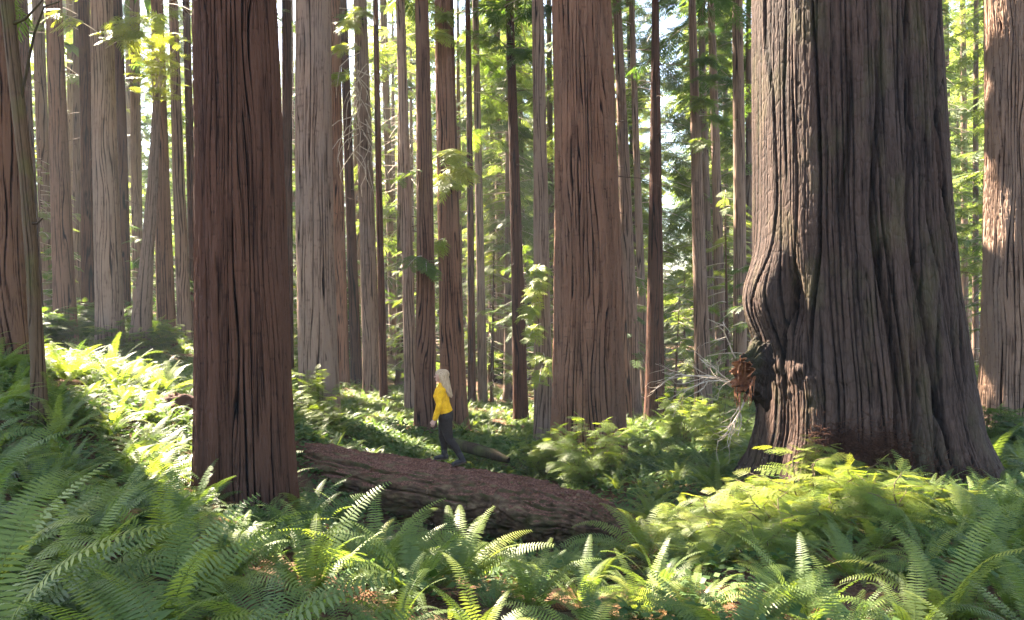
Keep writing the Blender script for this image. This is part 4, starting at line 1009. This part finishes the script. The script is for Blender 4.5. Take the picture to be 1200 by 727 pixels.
def build_woman():
    sc = 12.5/FPX
    j = lambda px, py, y=0.0: np.array([(px-524)*sc, y, (547-py)*sc])
    skin = plain_mat('skin', [(.3, (.40, .21, .15)), (.7, (.50, .29, .22))], 5, .5, .05)
    wool = plain_mat('yellow fleece', [(.3, (.52, .25, .010)), (.7, (.82, .45, .025))], 17, .95, 1.0, spec=.1)
    trou = plain_mat('dark trousers', [(.3, (.016, .011, .009)), (.7, (.036, .025, .021))], 40, .8, .3, spec=.2)
    boot = plain_mat('dark boots', [(.3, (.012, .010, .010)), (.7, (.035, .028, .026))], 20, .6, .3)
    sole = plain_mat('boot sole', [(.3, (.05, .03, .02)), (.7, (.09, .06, .04))], 20, .8, .3)
    hairm = plain_mat('blonde hair', [(.3, (.20, .115, .055)), (.5, (.40, .265, .15)), (.7, (.58, .42, .27))], 14, .5, 1.0, (6, 6, .35))
    B = Bag()
    # head: skull, jaw, nose, lips, chin, neck
    hc = j(517.5, 442.5)
    capsule_chain(B, [hc+np.array([.022, 0, .012]), hc+np.array([-.018, 0, .012])], [.089, .084], (1, .86, 1.08))
    capsule_chain(B, [hc+np.array([-.020, 0, -.03]), hc+np.array([-.052, 0, -.075])], [.072, .038], (1, .88, 1))
    capsule_chain(B, [hc+np.array([-.088, 0, .004]), hc+np.array([-.110, 0, -.026])], [.008, .013], (1, .9, 1))
    capsule_chain(B, [hc+np.array([-.090, -.012, -.058]), hc+np.array([-.090, .012, -.058])], [.009, .009])
    capsule_chain(B, [hc+np.array([-.076, 0, -.088]), hc+np.array([-.06, 0, -.092])], [.017, .02])
    for s in (-1, 1): capsule_chain(B, [hc+np.array([.004, s*.078, .012]), hc+np.array([.0, s*.080, -.026])], [.018, .011], (1, .5, 1))
    capsule_chain(B, [hc+np.array([.01, 0, -.06]), j(519, 456)], [.052, .058])
    # torso, hips
    capsule_chain(B, [j(519, 457), j(517.5, 466), j(519.5, 477), j(521.5, 488), j(522.5, 492)], [.085, .112, .095, .115, .12], (1, 1.3, 1))
    SH = j(518.5, 459.5)
    arms = []
    for s in (-1, 1):
        sh = SH+np.array([0, s*.155, 0]); el = j(516.5 if s < 0 else 521, 478, s*.20); wr = j(511.5 if s < 0 else 517, 493.5, s*.19)
        capsule_chain(B, [SH+np.array([0, s*.06, .01]), sh, el, wr], [.06, .052, .042, .028])
        arms.append((sh, el, wr))
        d = wr-el; d /= np.linalg.norm(d); pal = wr+d*.055
        capsule_chain(B, [wr, wr+d*.03, wr+d*.085], [.027, .034, .033], (1, .55, 1))
        fw = np.array([-.9, 0, -.45]); fw /= np.linalg.norm(fw); acr = np.cross(d, [0, 1, 0]); acr /= np.linalg.norm(acr)
        for k, (o_, L) in enumerate(((-.026, .062), (-.009, .072), (.009, .067), (.025, .052))):
            q = wr+d*.08+acr*o_*.85; c1 = q+d*L*.5+np.array([-.004, -s*.006, 0]); c2 = c1+d*L*.4+np.array([.004, -s*.018, 0])
            capsule_chain(B, [q, c1, c2], [.010, .009, .008], n=8)
        th = wr+d*.03-acr*.03; capsule_chain(B, [th, th+d*.03-acr*.016, th+d*.058-acr*.018], [.011, .010, .009], n=8)
    # legs: near leg is the trailing one
    legs = []
    for s, hip, kn, an, toe in ((-1, j(522.5, 493, -.085), j(527, 518.5, -.09), j(540.5, 540, -.10), None), (1, j(521.5, 493, .085), j(518.5, 517, .085), j(520.5, 538, .08), None)):
        capsule_chain(B, [hip, hip*.5+kn*.5+np.array([-.008, 0, 0]), kn, kn*.6+an*.4+np.array([.012, 0, 0]), an], [.098, .080, .058, .055, .036])
        d = np.array([-1, 0, -.12 if s > 0 else -.42]); d /= np.linalg.norm(d)
        hl = an+np.array([.015, 0, -.06]); capsule_chain(B, [hl, hl+d*.08, hl+d*.145], [.036, .034, .026], (1, 1, .9))
        legs.append((hip, kn, an, hl, d))
    zmin = 0.0
    x0, y0 = (524-CX)/FPX*12.5, 12.5
    # surface of the log under the feet
    dd = np.hypot(LOGV[:, 0]-x0-.05, LOGV[:, 1]-y0); zt = LOGV[dd < .25][:, 2].max()
    body = remeshed('person', B, [skin], .0075, None, (x0, y0, zt), 3)
    body['label'] = 'woman with long blonde hair in yellow fleece walking left along the log'; body['category'] = 'person'
    body.scale = (1.04, 1.08, .965)
    # clothes
    S = Bag()
    capsule_chain(S, [j(519, 456.5), j(518.2, 460), j(517, 467), j(519.5, 477), j(521.5, 486), j(522, 487.5)], [.088, .112, .128, .112, .128, .124], (1, 1.3, 1))
    capsule_chain(S, [j(518.8, 452.6), j(518.8, 456)], [.064, .072])
    for sh, el, wr in arms: capsule_chain(S, [SH+np.array([0, (sh[1]-SH[1])*.4, .012]), sh, el, el*.4+wr*.6, wr-(wr-el)*.06], [.074, .07, .058, .05, .042])
    sw = remeshed('sweater', S, [wool], .009, body, None, 3)
    Tt = Bag()
    capsule_chain(Tt, [j(521.5, 484), j(522.3, 490), j(522.8, 494)], [.12, .132, .12], (1, 1.28, 1))
    for hip, kn, an, hl, d in legs: capsule_chain(Tt, [hip, hip*.5+kn*.5+np.array([-.008, 0, 0]), kn, kn*.6+an*.4+np.array([.012, 0, 0]), an+(kn-an)*.12], [.112, .094, .068, .066, .046])
    remeshed('trousers', Tt, [trou], .009, body, None, 3)
    for hip, kn, an, hl, d in legs:
        K = Bag(); capsule_chain(K, [an+(kn-an)*.22, an, hl], [.053, .050, .046]); capsule_chain(K, [hl+np.array([.012, 0, 0]), hl+d*.09+np.array([0, 0, .008]), hl+d*.155], [.045, .046, .036], (1, 1, .95))
        bo = remeshed('boot', K, [boot], .008, body, None, 2)
        K = Bag(); dn = np.array([-d[2], 0, d[0]]); dn = dn if dn[2] < 0 else -dn
        capsule_chain(K, [hl+dn*.038-d*.02, hl+d*.09+dn*.036, hl+d*.17+dn*.028], [.042, .043, .034], (1, 1, .34)); remeshed('sole', K, [sole], .008, bo, None, 1)
    # hair: cap and long fall down the back
    K = Bag()
    capsule_chain(K, [hc+np.array([.036, 0, .022]), hc+np.array([-.022, 0, .042])], [.097, .075], (1, .93, 1))
    capsule_chain(K, [hc+np.array([.05, 0, .01]), hc+np.array([.075, 0, -.09]), hc+np.array([.10, 0, -.19]), hc+np.array([.135, 0, -.29]), hc+np.array([.16, 0, -.36])], [.088, .082, .074, .058, .03], (.72, 1.25, 1))
    for s in (-1, 1): capsule_chain(K, [hc+np.array([-.012, s*.074, .035]), hc+np.array([.018, s*.092, -.05]), hc+np.array([.05, s*.10, -.14]), hc+np.array([.09, s*.09, -.25]), hc+np.array([.12, s*.075, -.33])], [.030, .036, .036, .03, .012])
    r = random.Random(3)
    for k in range(46):
        s = r.uniform(-1, 1); o_ = np.array([.05+.05*math.cos(s*1.5), s*.10, 0]); q = hc+o_+np.array([-.02, 0, .03])
        capsule_chain(K, [q, q+np.array([.03, r.gauss(0, .008), -.12]), q+np.array([.06, r.gauss(0, .012), -.25]), q+np.array([.08+r.uniform(-.01, .03), r.gauss(0, .014), -.36-r.uniform(0, .05)])], [.014, .014, .012, .004], n=6)
    remeshed('hair', K, [hairm], .006, body, None, 2)
    eyem = plain_mat('eye', [(.3, (.02, .015, .012)), (.7, (.05, .04, .03))], 5, .2, 0)
    for s in (-1, 1):
        E = Bag(); capsule_chain(E, [hc+np.array([-.086, s*.030-.003, .010]), hc+np.array([-.086, s*.030+.003, .010])], [.0105, .0105], n=8); link('eye', E.mesh('eye', [eyem]), body)
build_woman()

# ------------------------------------------------------------------ haze, sky, sun, camera
def haze():
    x0, x1, y0, y1, z0, z1 = -150, 150, -14, 165, -9, 64
    V = [(x, y, z) for z in (z0, z1) for y in (y0, y1) for x in (x0, x1)]
    Q = [(0, 2, 3, 1), (4, 5, 7, 6), (0, 1, 5, 4), (2, 6, 7, 3), (0, 4, 6, 2), (1, 3, 7, 5)]
    m, nt, out = new_mat('haze'); v = N(nt, 'ShaderNodeVolumePrincipled'); v.inputs['Color'].default_value = (.86, .93, 1, 1); v.inputs['Density'].default_value = HAZE; v.inputs['Anisotropy'].default_value = .1
    nt.links.new(v.outputs[0], out.inputs['Volume']); link('haze', make_mesh('haze', np.array(V), np.array(Q), [m], smooth=False), kind='stuff')
HAZE = .0006
if HAZE: haze()
w = bpy.data.worlds.new('World'); SC.world = w; w.use_nodes = True; nt = w.node_tree
sky = nt.nodes.new('ShaderNodeTexSky'); sky.sky_type = 'NISHITA'; sky.sun_disc = False; sky.sun_elevation = SUN_EL; sky.sun_rotation = math.atan2(SUN[0], SUN[1]); sky.air_density = 1.2; sky.dust_density = 1.0
bg = nt.nodes['Background']; nt.links.new(sky.outputs[0], bg.inputs[0]); bg.inputs[1].default_value = .05
l = bpy.data.lights.new('sun', 'SUN'); l.energy = 5.0; l.angle = R(.5); l.color = (1, .90, .74)
lo = bpy.data.objects.new('sun', l); COL.objects.link(lo); lo.rotation_euler = Vector(-SUN).to_track_quat('-Z', 'Y').to_euler()
cam = bpy.data.cameras.new('camera'); co = bpy.data.objects.new('camera', cam); COL.objects.link(co)
co.location = (0, 0, CAMZ); co.rotation_euler = (R(90), 0, 0); cam.sensor_width = 36; cam.lens = 36*FPX/1200; cam.clip_end = 2000; cam.clip_start = .05
SC.camera = co
SC.render.engine = 'CYCLES'
SC.cycles.max_bounces = 6; SC.cycles.diffuse_bounces = 3; SC.cycles.glossy_bounces = 2; SC.cycles.transmission_bounces = 4; SC.cycles.volume_bounces = 0; SC.cycles.transparent_max_bounces = 4
SC.cycles.use_denoising = True; SC.cycles.sample_clamp_indirect = 6
vs = SC.view_settings; vs.view_transform = 'Standard'; vs.look = 'None'; vs.gamma = 1; vs.exposure = 4.1; vs.use_white_balance = True; vs.white_balance_temperature = 6800; vs.white_balance_tint = 14
